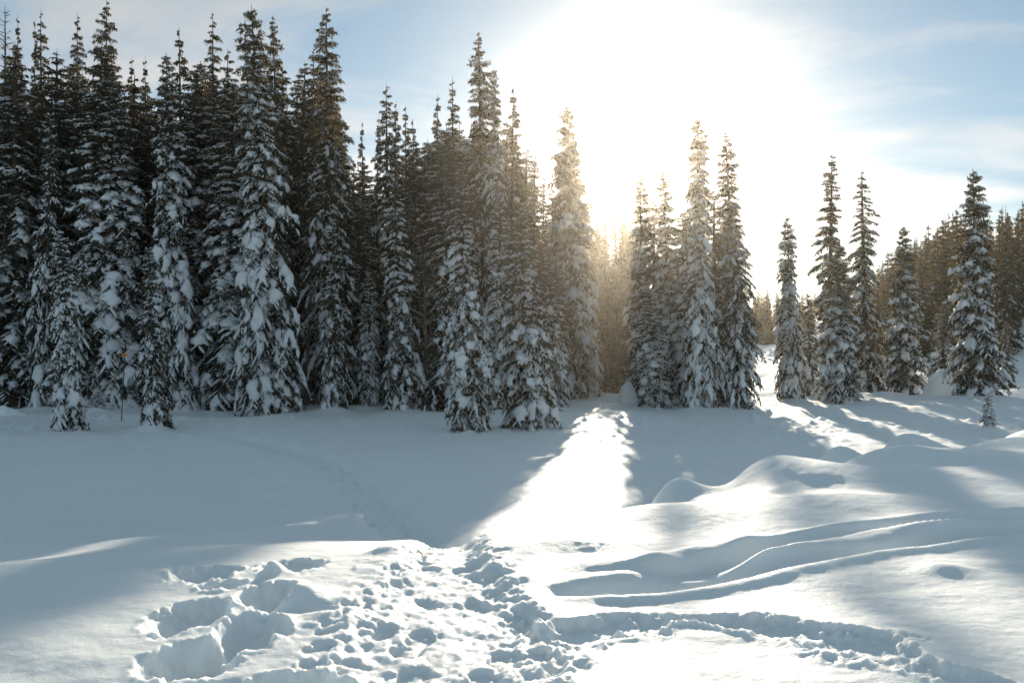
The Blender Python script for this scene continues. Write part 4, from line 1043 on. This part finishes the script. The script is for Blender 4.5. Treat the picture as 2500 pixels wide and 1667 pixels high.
HILL_TREES = [
    ('far_c', 63.2, 132.03, 5.535, 7.08, 0.94, 1.27, 0.0, 'short bare-stemmed spruce high on far slope, left of the two bare poles'),
    ('far_a', 49.17, 134.09, 1.819, 8.34, 1.05, 2.12, 0.0, 'short dark spruce high on far slope, left of the medium layered spruce'),
    ('far_a', 44.94, 107.85, 0.686, 12.21, 1.4, 1.62, 0.0, 'second-from-left mid-sized dark spruce low on far slope, beside the pale snow heap'),
    ('far_c', 48.02, 107.47, 1.166, 14.73, 1.63, 6.2, 0.0, 'tall bare-stemmed spruce low on far slope, behind the large layered spruce'),
    ('far_a', 56.84, 118.79, 3.267, 10.78, 1.27, 5.88, 0.0, 'mid-sized dark spruce halfway up far slope, left of the two bare poles'),
    ('far_b', 48.83, 131.54, 2.063, 6.26, 0.86, 1.31, 0.0, 'left-hand short slim spruce halfway up far slope, left of the medium layered spruce'),
    ('far_a', 40.3, 107.89, -0.162, 9.36, 1.14, 1.14, 0.0, 'right-hand short dark spruce low on far slope, left of the medium layered spruce'),
    ('far_b', 61.81, 119.5, 4.738, 12.86, 1.46, 2.79, 0.0, 'mid-sized slim spruce halfway up far slope, at the right picture edge'),
    ('far_a', 44.21, 103.96, 0.369, 12.79, 1.45, 5.56, 0.0, 'rightmost mid-sized dark spruce low on far slope, beside the pale snow heap'),
    ('far_c', 73.9, 141.04, 8.099, 15.07, 1.66, 4.14, 0.0, 'tall bare-stemmed spruce high on far slope, at the right picture edge'),
    ('far_a', 47.96, 115.41, 1.578, 12.68, 1.44, 4.67, 0.0, 'left-hand mid-sized dark spruce halfway up far slope, beside the pale snow heap'),
    ('far_a', 57.51, 115.43, 3.317, 13.25, 1.49, 2.34, 0.0, 'mid-sized dark spruce halfway up far slope, right of the bare poles'),
    ('far_a', 68.49, 147.1, 6.486, 10.56, 1.25, 2.15, 0.0, 'right-hand mid-sized dark spruce high on far slope, behind the large layered spruce'),
    ('far_a', 48.41, 97.45, 0.255, 13.26, 1.49, 4.22, 0.0, 'leftmost mid-sized dark spruce low on far slope, right of the bare poles'),
    ('far_c', 53.91, 126.0, 2.66, 13.44, 1.51, 5.97, 0.0, 'mid-sized bare-stemmed spruce halfway up far slope, beside the pale snow heap'),
    ('far_a', 54.89, 110.33, 2.032, 13.74, 1.54, 4.76, 0.0, 'second-from-left mid-sized dark spruce low on far slope, right of the bare poles'),
    ('far_a', 42.68, 113.05, -0.106, 12.08, 1.39, 2.25, 0.0, 'mid-sized dark spruce low on far slope, left of the medium layered spruce'),
    ('far_a', 46.2, 111.38, 1.12, 11.43, 1.33, 4.8, 0.0, 'leftmost mid-sized dark spruce low on far slope, beside the pale snow heap'),
    ('far_a', 41.3, 104.13, -0.012, 10.86, 1.28, 2.75, 0.0, 'mid-sized dark spruce low on far slope, just behind the medium layered spruce'),
    ('far_b', 72.5, 138.54, 7.576, 12.72, 1.44, 0.66, 0.0, 'mid-sized slim spruce high on far slope, at the right picture edge'),
    ('far_c', 61.61, 136.54, 5.492, 11.44, 1.33, 4.39, 0.0, 'mid-sized bare-stemmed spruce high on far slope, behind the large layered spruce'),
    ('far_a', 69.91, 137.36, 7.011, 12.67, 1.44, 4.31, 0.0, 'right-hand mid-sized dark spruce high on far slope, right of the bare poles'),
    ('far_b', 55.03, 143.96, 3.766, 8.85, 1.1, 4.18, 0.0, 'short slim spruce high on far slope, just behind the medium layered spruce'),
    ('far_b', 65.76, 136.47, 5.861, 10.39, 1.24, 3.83, 0.0, 'mid-sized slim spruce high on far slope, left of the two bare poles'),
    ('far_a', 51.81, 134.05, 2.252, 12.21, 1.4, 1.8, 0.0, 'mid-sized dark spruce high on far slope, just behind the medium layered spruce'),
    ('far_c', 63.19, 129.0, 5.483, 12.58, 1.43, 0.22, 0.0, 'mid-sized bare-stemmed spruce halfway up far slope, left of the two bare poles'),
    ('far_a', 53.8, 108.01, 1.638, 13.67, 1.53, 0.52, 0.0, 'rightmost mid-sized dark spruce low on far slope, right of the bare poles'),
    ('far_c', 43.61, 100.73, 0.027, 13.97, 1.56, 6.2, 0.0, 'mid-sized bare-stemmed spruce low on far slope, beside the pale snow heap'),
    ('far_a', 53.25, 122.3, 2.618, 13.96, 1.56, 3.78, 0.0, 'right-hand mid-sized dark spruce halfway up far slope, beside the pale snow heap'),
    ('far_b', 53.64, 112.69, 2.206, 12.39, 1.41, 3.7, 0.0, 'mid-sized slim spruce low on far slope, behind the large layered spruce'),
    ('far_b', 48.44, 126.69, 1.475, 7.38, 0.96, 5.68, 0.0, 'short slim spruce halfway up far slope, just behind the medium layered spruce'),
    ('far_b', 40.57, 98.67, -0.485, 11.37, 1.32, 4.8, 0.0, 'mid-sized slim spruce low on far slope, beside the pale snow heap'),
    ('far_a', 44.8, 116.29, 0.732, 9.96, 1.2, 1.35, 0.0, 'short dark spruce halfway up far slope, just behind the medium layered spruce'),
    ('far_a', 67.83, 127.36, 6.152, 14.75, 1.63, 3.17, 0.0, 'tall dark spruce halfway up far slope, at the right picture edge'),
    ('far_b', 46.66, 122.32, 1.221, 8.11, 1.03, 3.44, 0.0, 'right-hand short slim spruce halfway up far slope, left of the medium layered spruce'),
    ('far_a', 57.55, 128.22, 3.898, 12.57, 1.43, 3.96, 0.0, 'mid-sized dark spruce halfway up far slope, behind the large layered spruce'),
    ('far_a', 37.7, 102.37, -0.696, 8.25, 1.04, 2.61, 0.0, 'left-hand short dark spruce low on far slope, left of the medium layered spruce'),
    ('far_a', 69.37, 149.38, 6.653, 9.84, 1.19, 5.13, 0.0, 'short dark spruce high on far slope, behind the large layered spruce'),
    ('far_a', 43.9, 96.45, -0.219, 13.55, 1.52, 1.21, 0.0, 'mid-sized dark spruce low on far slope, behind the large layered spruce'),
    ('far_a', 63.37, 139.4, 5.493, 11.73, 1.36, 6.22, 0.0, 'left-hand mid-sized dark spruce high on far slope, behind the large layered spruce'),
    ('far_a', 48.96, 101.86, 0.823, 12.57, 1.43, 4.22, 0.0, 'mid-sized dark spruce low on far slope, left of the two bare poles'),
    ('far_a', 75.13, 144.05, 7.992, 10.75, 1.27, 1.52, 0.0, 'mid-sized dark spruce high on far slope, at the right picture edge'),
    ('far_c', 68.92, 143.56, 6.827, 10.26, 1.22, 0.22, 0.0, 'mid-sized bare-stemmed spruce high on far slope, left of the two bare poles'),
    ('far_c', 59.12, 117.76, 4.0, 10.93, 1.28, 6.01, 0.0, 'mid-sized bare-stemmed spruce halfway up far slope, right of the bare poles'),
    ('far_a', 50.03, 106.13, 1.2, 9.97, 1.2, 5.29, 0.0, 'short dark spruce low on far slope, behind the large layered spruce'),
    ('far_a', 65.85, 132.2, 5.979, 11.23, 1.31, 3.51, 0.0, 'left-hand mid-sized dark spruce high on far slope, right of the bare poles'),
]
FAR_WOOD_SPOTS = [
    (61.84, 147.81, 5.62, 13.18, 1.45, 2),
    (56.36, 154.74, 4.7, 7.56, 1.0, 0),
    (73.48, 141.88, 7.89, 14.44, 1.56, 0),
    (69.92, 155.64, 6.74, 11.69, 1.34, 2),
    (75.84, 159.39, 7.8, 9.46, 1.16, 0),
    (64.14, 149.16, 5.88, 11.73, 1.34, 2),
    (51.26, 122.36, 2.08, 12.07, 1.37, 0),
    (70.92, 131.3, 6.93, 13.75, 1.5, 0),
    (64.03, 163.85, 6.61, 10.53, 1.24, 0),
    (56.02, 118.61, 3.05, 11.67, 1.33, 1),
    (72.69, 161.37, 7.33, 14.6, 1.57, 0),
    (57.33, 123.73, 4.13, 9.05, 1.12, 0),
    (69.87, 132.36, 6.86, 13.16, 1.45, 0),
    (49.06, 130.17, 1.89, 9.25, 1.14, 1),
    (67.74, 146.48, 6.22, 7.92, 1.03, 2),
    (58.39, 148.86, 5.17, 9.89, 1.19, 0),
    (56.75, 154.72, 4.79, 8.0, 1.04, 2),
    (75.28, 162.22, 8.17, 8.79, 1.1, 0),
    (87.53, 160.13, 10.66, 15.67, 1.65, 0),
    (56.75, 139.7, 4.12, 12.03, 1.36, 1),
    (87.36, 162.1, 10.39, 14.5, 1.56, 0),
    (77.35, 146.92, 8.19, 15.36, 1.63, 0),
    (57.24, 140.67, 4.31, 10.87, 1.27, 2),
    (69.68, 131.49, 6.51, 14.57, 1.57, 0),
    (48.39, 114.41, 1.76, 12.0, 1.36, 0),
    (61.95, 131.63, 5.18, 9.42, 1.15, 2),
    (79.88, 162.51, 9.34, 13.82, 1.51, 2),
    (60.03, 157.82, 5.86, 8.1, 1.05, 2),
    (74.78, 138.27, 8.1, 12.16, 1.37, 2),
    (57.86, 116.21, 3.5, 13.05, 1.44, 0),
    (91.07, 164.98, 11.93, 12.76, 1.42, 0),
    (68.39, 160.04, 6.68, 12.73, 1.42, 1),
    (66.81, 122.39, 5.32, 14.57, 1.57, 0),
    (68.81, 125.73, 6.21, 14.27, 1.54, 1),
    (55.29, 144.85, 3.82, 10.68, 1.25, 2),
    (77.44, 146.46, 8.17, 15.17, 1.61, 1),
    (55.19, 145.55, 3.9, 7.77, 1.02, 1),
    (71.1, 132.78, 7.23, 11.82, 1.35, 2),
    (61.22, 160.53, 5.73, 9.07, 1.13, 2),
    (68.43, 131.51, 6.32, 13.61, 1.49, 0),
    (59.8, 136.33, 4.77, 14.23, 1.54, 1),
    (59.24, 144.23, 5.02, 11.07, 1.29, 0),
    (76.16, 147.34, 7.85, 13.79, 1.5, 2),
    (77.31, 146.79, 8.16, 13.54, 1.48, 1),
    (62.5, 118.03, 4.39, 13.87, 1.51, 1),
    (56.1, 121.35, 3.25, 11.77, 1.34, 1),
    (51.03, 138.4, 2.91, 9.47, 1.16, 1),
    (52.15, 129.44, 2.28, 11.26, 1.3, 1),
    (45.2, 120.35, 1.06, 9.48, 1.16, 2),
    (62.32, 130.45, 5.25, 10.72, 1.26, 2),
    (60.29, 125.7, 4.86, 10.98, 1.28, 0),
    (61.88, 160.89, 5.7, 10.23, 1.22, 1),
    (72.48, 145.84, 7.58, 12.62, 1.41, 0),
    (61.57, 133.93, 5.05, 12.05, 1.36, 1),
    (51.05, 143.3, 2.99, 7.42, 0.99, 1),
    (65.09, 164.02, 6.74, 10.74, 1.26, 2),
    (73.5, 144.62, 7.73, 12.91, 1.43, 0),
    (52.7, 118.98, 2.64, 14.13, 1.53, 0),
    (66.83, 150.02, 6.46, 13.69, 1.49, 1),
    (53.98, 146.49, 3.98, 7.25, 0.98, 2),
    (63.43, 161.04, 6.25, 5.19, 0.82, 2),
    (73.18, 161.1, 7.39, 13.3, 1.46, 1),
    (80.79, 149.6, 8.74, 15.42, 1.63, 0),
    (43.42, 116.71, 0.42, 10.55, 1.24, 0),
    (62.93, 124.33, 5.24, 10.87, 1.27, 2),
    (66.29, 150.47, 6.35, 12.65, 1.41, 1),
    (51.88, 128.31, 2.14, 12.76, 1.42, 0),
    (83.74, 163.0, 10.02, 13.62, 1.49, 1),
    (69.17, 130.27, 6.53, 12.96, 1.44, 2),
    (55.44, 115.74, 2.81, 11.11, 1.29, 2),
    (67.09, 141.43, 6.16, 9.81, 1.18, 1),
    (64.19, 125.19, 5.59, 13.64, 1.49, 1),
    (57.09, 142.6, 4.29, 11.14, 1.29, 0),
    (67.45, 138.06, 6.29, 11.58, 1.33, 2),
    (70.3, 134.87, 6.99, 14.68, 1.57, 0),
    (48.32, 167.25, 3.11, 5.07, 0.81, 1),
    (37.93, 162.37, 1.44, 8.25, 1.06, 2),
    (52.78, 175.21, 4.18, 5.53, 0.84, 0),
    (38.69, 150.82, 0.76, 8.32, 1.07, 1),
    (44.29, 177.05, 2.59, 4.94, 0.8, 0),
    (42.44, 165.88, 1.96, 6.59, 0.93, 0),
    (52.79, 184.25, 4.15, 4.46, 0.76, 0),
    (53.68, 196.24, 5.27, 4.86, 0.79, 2),
    (51.43, 177.54, 3.96, 4.1, 0.73, 2),
    (35.92, 155.3, 1.06, 6.76, 0.94, 0),
    (39.13, 151.15, 0.65, 6.52, 0.92, 1),
    (46.89, 184.89, 3.77, 5.2, 0.82, 1),
    (41.07, 176.49, 2.07, 5.18, 0.81, 2),
    (50.45, 207.03, 5.0, 5.82, 0.87, 2),
    (39.84, 172.59, 1.78, 8.14, 1.05, 2),
    (50.2, 203.46, 4.93, 6.81, 0.94, 2),
    (65.67, 210.95, 8.28, 4.18, 0.73, 0),
    (53.83, 214.79, 5.62, 6.41, 0.91, 1),
    (49.01, 195.81, 4.01, 5.18, 0.81, 2),
    (55.71, 204.72, 6.14, 4.05, 0.72, 2),
    (39.36, 158.13, 1.21, 5.77, 0.86, 2),
    (48.97, 202.74, 4.59, 4.51, 0.76, 2),
    (52.03, 203.38, 5.15, 4.96, 0.8, 1),
    (49.27, 184.95, 3.88, 6.73, 0.94, 2),
    (45.49, 161.84, 2.26, 6.81, 0.94, 1),
    (38.84, 153.73, 0.92, 7.88, 1.03, 1),
    (57.57, 197.15, 6.06, 5.1, 0.81, 1),
    (63.29, 208.05, 7.67, 4.21, 0.74, 0),
    (42.02, 162.8, 1.63, 7.89, 1.03, 1),
    (37.09, 151.59, 1.28, 6.17, 0.89, 2),
    (55.42, 190.91, 4.94, 5.1, 0.81, 1),
    (52.12, 186.59, 4.29, 7.15, 0.97, 1),
    (48.42, 166.18, 3.27, 4.32, 0.75, 0),
    (46.83, 177.76, 3.1, 4.11, 0.73, 1),
    (48.08, 159.87, 2.93, 4.85, 0.79, 1),
    (38.21, 150.64, 0.92, 6.3, 0.9, 1),
    (52.23, 186.33, 4.29, 6.92, 0.95, 2),
    (50.83, 199.47, 4.8, 4.2, 0.74, 0),
    (52.06, 209.92, 5.68, 6.81, 0.95, 0),
    (40.45, 165.44, 1.25, 7.87, 1.03, 0),
    (35.76, 151.36, 1.28, 6.01, 0.88, 1),
    (55.31, 208.05, 6.18, 5.87, 0.87, 1),
    (-34.16, 96.49, -0.14, 21.66, 2.13, 2),
    (-32.09, 84.15, -0.79, 19.23, 1.94, 2),
    (-27.51, 87.56, -0.87, 21.21, 2.1, 1),
    (-20.63, 91.12, -0.97, 23.76, 2.3, 1),
    (-36.08, 89.01, -0.49, 25.45, 2.44, 1),
    (-42.06, 94.14, -0.23, 24.95, 2.4, 1),
    (-6.75, 102.85, -0.61, 22.47, 2.2, 2),
    (-29.01, 84.64, -0.67, 18.14, 1.85, 2),
    (-16.15, 93.48, -0.76, 22.57, 2.21, 2),
    (-7.9, 103.56, -0.7, 18.27, 1.86, 2),
    (-29.64, 97.65, -0.44, 25.47, 2.44, 1),
    (-3.76, 101.78, -0.25, 22.0, 2.16, 2),
    (-8.54, 93.21, -0.93, 15.03, 1.6, 0),
    (3.36, 100.12, -0.47, 14.67, 1.57, 0),
    (-10.37, 90.43, -1.14, 17.99, 1.84, 1),
    (-37.09, 88.19, -0.55, 24.07, 2.33, 2),
    (-31.65, 98.14, -0.35, 25.87, 2.47, 0),
    (1.33, 95.43, -0.59, 17.92, 1.83, 1),
    (-14.69, 85.51, -0.97, 20.05, 2.0, 1),
    (-35.24, 97.87, -0.02, 21.12, 2.09, 2),
    (0.31, 87.3, -0.95, 17.62, 1.81, 2),
    (-9.89, 93.48, -0.89, 15.29, 1.62, 2),
    (-11.2, 99.82, -0.69, 18.71, 1.9, 1),
    (0.5, 99.98, -0.41, 22.29, 2.18, 0),
    (-7.79, 87.31, -1.04, 16.98, 1.76, 0),
    (-37.89, 90.84, -0.39, 23.4, 2.27, 2),
    (-23.7, 103.91, -0.93, 25.77, 2.46, 0),
    (-9.0, 93.18, -1.01, 18.92, 1.91, 2),
    (-51.6, 98.36, 0.55, 25.79, 2.46, 2),
    (-4.62, 94.12, -0.93, 19.39, 1.95, 1),
    (-21.99, 85.62, -1.11, 23.82, 2.31, 1),
    (-36.7, 89.3, -0.57, 23.72, 2.3, 2),
    (-20.96, 97.53, -1.04, 25.89, 2.47, 0),
    (-17.44, 86.77, -0.96, 21.66, 2.13, 1),
    (-18.01, 86.3, -0.86, 23.68, 2.29, 2),
    (-30.64, 98.65, -0.31, 24.24, 2.34, 0),
    (15.43, 181.27, 1.91, 17.61, 1.81, 0),
    (23.18, 190.58, 2.56, 16.6, 1.73, 1),
    (20.65, 167.17, 1.35, 20.12, 2.01, 0),
    (15.67, 168.71, 1.43, 15.28, 1.62, 1),
    (18.11, 151.36, 0.93, 13.18, 1.45, 2),
    (19.78, 162.98, 1.23, 19.22, 1.94, 1),
    (15.73, 169.62, 1.33, 18.29, 1.86, 0),
    (20.14, 168.0, 1.31, 19.72, 1.98, 0),
    (14.28, 162.64, 1.41, 15.22, 1.62, 1),
    (22.77, 190.64, 2.5, 21.95, 2.16, 1),
    (14.7, 135.43, 0.4, 13.54, 1.48, 0),
    (14.89, 154.8, 1.02, 14.38, 1.55, 2),
    (13.66, 158.5, 1.19, 18.0, 1.84, 2),
    (12.38, 145.88, 1.1, 14.79, 1.58, 1),
]
BARE_TREES = [
    (81, 22.91, 170, 1.5, 0.35, 'larch_tree', 'bare feathery larch with a rounded crown at the upper left corner', (-29.473, 58.0, -1.81), 0.0, 0.5),
    (82, 21.79, 16, 0.5, 0.3, 'dead_snag', 'thin dead snag behind the narrow pillow-covered spruce', (-22.542, 66.0, -1.892), 0.0, 0.2),
    (83, 20.17, 12, 0.4, 0.3, 'dead_snag', "thin bare pole tree just left of the big plastered column's top", (-15.953, 60.0, -1.676), 0.01, 0.2),
    (84, 15.35, 14, 0.5, 0.3, 'dead_snag', 'short dead snag in the low part of the forest skyline', (-7.812, 58.0, -1.732), 0.0, 0.2),
    (91, 10.46, 60, 0.9, 0.08, 'dead_snag', 'dead grey twiggy tree beside the orange trail marker in the shaded forest edge', (-20.489, 52.0, -1.715), 0.02, 0.0),
    (92, 7.38, 50, 0.8, 0.08, 'dead_snag', "dead twiggy tree right of the big plastered column's foot", (-10.408, 50.0, -1.756), -0.03, 0.0),
    (93, 8.34, 55, 0.8, 0.08, 'dead_snag', 'dead twiggy tree between the thick-footed spruce and the touching pair', (-4.176, 50.0, -1.844), 0.03, 0.0),
    (94, 6.63, 50, 0.7, 0.08, 'dead_snag', 'dead twiggy tree in the dark gap left of the big plastered column', (-14.344, 50.0, -1.883), 0.04, 0.0),
    (85, 14.63, 8, 0.4, 0.5, 'dead_snag', 'left one of two thin bare poles on the far right slope', (55.151, 112.0, 2.347), 0.0, 0.2),
    (86, 14.02, 8, 0.4, 0.5, 'dead_snag', 'right one of two thin bare poles on the far right slope', (57.081, 115.0, 3.272), 0.005, 0.2),
    (87, 11.29, 10, 0.4, 0.5, 'dead_snag', 'short grey snag between the large layered spruce and the bare poles', (52.048, 108.0, 1.594), -0.01, 0.2),
]
HEAPS = [
    (3, (27.7, 63.5, -1.83), 1.5, 1.2, 1.75, 'pale cone-shaped snow heap between the medium layered spruce and the large one'),
    (5, (6.36, 54.5, -1.79), 0.62, 0.55, 1.05, 'knee-high round snow heap under the trees right of the sunlit gap', 2.4),
    (7, (-23.04, 45.0, -1.85), 1.3, 0.9, 0.5, 'low snow heap at the left picture edge in front of the forest', 2.0),
]
MARKER = ((-16.75, 42.7, -1.77), 2.85, 0.05)
TUFTS = [
    (1, (0.02, 8.7, -0.095), 7, 0.26, "dry grass tuft sticking out of the snow right of the trampled path's far end"),
    (2, (-0.82, 8.0, -0.078), 8, 0.14, 'fringe of dry grass on the left lip where the trampled path dips away'),
]

for (sp, x, y, z, h, w, rot, lean, label) in FRONT_TREES:
    place_tree(sp, x, y, z, h, w, rot, lean, label)
for (sp, x, y, z, h, w, rot, lean, label) in INNER_TREES:
    place_tree(sp, x, y, z, h, w, rot, lean, label, "spruces inside the forest")
for (sp, x, y, z, h, w, rot, lean, label) in FAR_TREES:
    place_tree(sp, x, y, z, h, w, rot, lean, label, "far spruces beyond the meadow")
for (sp, x, y, z, h, w, rot, lean, label) in HILL_TREES:
    place_tree(sp, x, y, z, h, w, rot, lean, label, "spruces on the far slope")
def far_wood(spots, label):
    """the far-off wood that reads as one mass behind the single trees"""
    V, FL, off = [], [], 0
    for (x, y, z, h, w, k) in spots:
        g = FAR_WOOD[k]
        S = np.array([w / 1.5, w / 1.5, h / 15.0])
        for key, mi in (("trunk", 0), ("needles", 1), ("snow", 2)):
            a = g[key]
            V.append(a[0] * S + np.array([x, y, z]))
            for f in a[1:]:
                FL.append((f + off, mi, mi != 1))
            off += len(a[0])
    o = link_obj("far_forest", mesh_from("far_forest", np.concatenate(V), FL, [M_BARK, M_NEEDLE, M_SNOW]))
    tag(o, label, None, None, "stuff")

far_wood(FAR_WOOD_SPOTS, "far-off dark spruce wood behind the single trees")

# ------------------------------------------------------------------ bare and dead trees
def tube(points, radii, nr=5):
    P = np.asarray(points, float)[None]
    r = np.asarray(radii, float)[None]
    T = unit(np.gradient(P, axis=1))
    ref = np.where(np.abs(T[..., 2:3]) > 0.9, np.array([1.0, 0, 0]), ZUP)
    a = unit(np.cross(T, ref)); b = np.cross(T, a)
    ph = np.linspace(0, 2 * math.pi, nr, endpoint=False)
    V = P[:, :, None, :] + (a[:, :, None, :] * np.cos(ph)[:, None] + b[:, :, None, :] * np.sin(ph)[:, None]) * r[:, :, None, None]
    S = P.shape[1]
    i = np.arange(S * nr).reshape(S, nr); n = np.roll(i, -1, 1)
    F = np.stack([i[:-1], n[:-1], n[1:], i[1:]], -1).reshape(-1, 4)
    return V.reshape(-1, 3), F

def tubes_mesh(name, lines, mat):
    VV, FF, off = [], [], 0
    for pts, rad, nr in lines:
        V, F = tube(pts, rad, nr)
        VV.append(V); FF.append(F + off); off += len(V)
    return mesh_from(name, np.concatenate(VV), [(np.concatenate(FF), 0, True)], [mat])

def bare_tree(seed, H, n, reach, start, mat, name, label, loc, lean=0.0, rise=0.4):
    rng = np.random.default_rng(seed)
    root = link_obj(name, None)
    zt = np.linspace(-0.4, H, 14)
    wob = np.cumsum(rng.normal(0, 0.012, (14, 2)), 0)
    tr = 0.05 + 0.008 * H
    link_obj("trunk", tubes_mesh("trunk", [(np.column_stack([wob, zt]), tr * (1 - np.clip(zt / H, 0, 1)) ** 0.8 + 0.012, 8)], mat), root)
    lines = []
    for k in range(n):
        z = rng.uniform(start, 0.985) * H
        a = rng.uniform(0, 6.283)
        Lb = reach * (1 - z / H) ** 0.5 * rng.uniform(0.4, 1.1) + 0.08
        d = np.array([math.sin(a), math.cos(a), rise * rng.uniform(-0.3, 1.2)])
        u = np.linspace(0, 1, 5)[:, None]
        base = np.array([np.interp(z, zt, wob[:, 0]), np.interp(z, zt, wob[:, 1]), z])
        pts = base + d * Lb * u + np.array([0, 0, 0.25 * Lb * rise]) * u ** 2 + np.cumsum(rng.normal(0, 0.02 * Lb, (5, 3)), 0)
        lines.append((pts, np.linspace(0.022, 0.008, 5), 4))
        for q in range(3):
            w = rng.integers(1, 4)
            d2 = unit(d + rng.normal(0, 0.6, 3))
            lines.append((np.stack([pts[w], pts[w] + d2 * Lb * 0.22, pts[w] + d2 * Lb * 0.4]), [0.011, 0.008, 0.006], 3))
    if lines:
        c = link_obj("crown", tubes_mesh("crown", lines, mat), root)
    root.location = loc
    root.rotation_euler = (0, lean, rng.uniform(0, 6.28))
    tag(root, label, "tree")
    return root

for args in BARE_TREES:
    bare_tree(*args[:5], M_DEAD, *args[5:])

# ------------------------------------------------------------------ snow heaps
def heap(seed, loc, rx, ry, h, label, sharp=1.6):
    n, m = 40, 18
    V = [(0, 0, h)]
    a = np.linspace(0, 2 * math.pi, n, endpoint=False)
    rr = np.linspace(0, 1, m + 1)[1:]
    R, A = np.meshgrid(rr, a, indexing='ij')
    nx = fbm(np.cos(A) * R * 2.2 + seed, np.sin(A) * R * 2.2 - seed, 3, seed)
    Z = h * np.clip(1 - R ** sharp, 0, 1) ** 0.9 * (1 + 0.30 * nx) - 0.12 * R
    X = rx * R * np.cos(A) * (1 + 0.25 * nx); Y = ry * R * np.sin(A) * (1 + 0.2 * nx)
    V = np.concatenate([np.array([[0, 0, h * (1 + 0.3 * float(fbm(np.array([float(seed)]), np.array([-float(seed)]), 3, seed)[0]))]]), np.stack([X, Y, Z], -1).reshape(-1, 3)])
    i = 1 + np.arange(m * n).reshape(m, n); nxt = np.roll(i, -1, 1)
    Q = np.stack([i[:-1], i[1:], nxt[1:], nxt[:-1]], -1).reshape(-1, 4)
    T = np.stack([np.zeros(n, int), i[0], nxt[0]], -1)
    o = link_obj("snow_heap", mesh_from("snow_heap", V, [(Q, 0, True), (T, 0, True)], [M_GROUND]))
    o.location = loc
    tag(o, label, "snow heap", None, "thing")
    return o

for args in HEAPS:
    heap(*args)

# ------------------------------------------------------------------ trail marker and grass
def trail_marker(loc, height, lean):
    root = link_obj("trail_marker", None)
    pz = np.linspace(-0.4, height, 5)
    link_obj("pole", tubes_mesh("pole", [(np.column_stack([0 * pz, 0 * pz, pz]), np.full(5, 0.022), 8)], M_BLACK), root)
    s, t = 0.12, 0.012
    zc = height - 0.06
    V = [(-s, -t - 0.03, zc), (0, -t - 0.03, zc - s), (s, -t - 0.03, zc), (0, -t - 0.03, zc + s),
         (-s, t - 0.03, zc), (0, t - 0.03, zc - s), (s, t - 0.03, zc), (0, t - 0.03, zc + s)]
    F = [(0, 1, 2, 3), (7, 6, 5, 4), (0, 4, 5, 1), (1, 5, 6, 2), (2, 6, 7, 3), (3, 7, 4, 0)]
    link_obj("diamond_sign", mesh_from("diamond_sign", V, [(F, 0, False)], [M_ORANGE]), root)
    pa = np.linspace(0, 2 * math.pi, 10, endpoint=False)
    bv = [(0.03 * math.cos(q), y, zc + 0.03 * math.sin(q)) for y in (-t - 0.045, -t - 0.031) for q in pa]
    bf = [(k, (k + 1) % 10, 10 + (k + 1) % 10, 10 + k) for k in range(10)]
    o = mesh_from("bolt", bv, [(bf, 0, True), ([tuple(range(9, -1, -1))], 0, False)], [M_BLACK])
    link_obj("bolt", o, root)
    root.location = loc
    root.rotation_euler = (0, lean, 0)
    tag(root, "thin dark pole with a small orange diamond sign at the shaded forest edge", "trail marker")

trail_marker(*MARKER)

def grass_tuft(seed, loc, n, length, label):
    rng = np.random.default_rng(seed)
    root = link_obj("grass_tuft", None)
    for k in range(n):
        a = rng.uniform(0, 6.28); Lg = length * rng.uniform(0.5, 1.1)
        b = np.array([rng.uniform(-0.12, 0.12), rng.uniform(-0.06, 0.06), -0.04])
        d = np.array([math.sin(a) * rng.uniform(0.3, 1.0), math.cos(a) * 0.4, 1.0])
        u = np.linspace(0, 1, 6)[:, None]
        pts = b + d * Lg * u * 0.7 - np.array([0, 0, 0.5 * Lg]) * u ** 2 + np.array([d[0], d[1], 0]) * Lg * 0.5 * u ** 2
        lines = [(pts, np.linspace(0.0028, 0.0012, 6), 4)]
        for q in range(4):
            e = pts[5 - q // 2]
            lines.append((np.stack([e, e + rng.normal(0, 0.014, 3) + np.array([0, 0, 0.01])]), [0.0018, 0.001], 3))
        link_obj("stem", tubes_mesh("stem", lines, M_STRAW), root)
    root.location = loc
    tag(root, label, "grass")

for args in TUFTS:
    grass_tuft(*args)

# ------------------------------------------------------------------ haze added for the glow around the sun
def add_glow_haze():
    x0, x1, y0, y1, z0, z1 = -460, 460, -460, 460, -4.0, 46.0
    V = [(x0, y0, z0), (x1, y0, z0), (x1, y1, z0), (x0, y1, z0), (x0, y0, z1), (x1, y0, z1), (x1, y1, z1), (x0, y1, z1)]
    F = [(3, 2, 1, 0), (4, 5, 6, 7), (0, 1, 5, 4), (1, 2, 6, 5), (2, 3, 7, 6), (3, 0, 4, 7)]
    m, nt, out = new_mat("glow_haze")
    v = nt.nodes.new("ShaderNodeVolumePrincipled")
    v.inputs["Color"].default_value = (1.0, 0.91, 0.76, 1)  # warm tint gives the golden wash over trees near the sun
    v.inputs["Density"].default_value = 0.00017
    v.inputs["Anisotropy"].default_value = 0.90  # strong forward scatter stands in for lens glare around the sun
    nt.links.new(v.outputs[0], out.inputs["Volume"])
    o = link_obj("haze", mesh_from("haze", V, [(F, 0, False)], [m]))
    tag(o, "thin haze added to make the glow around the low sun", None, None, "stuff")

add_glow_haze()
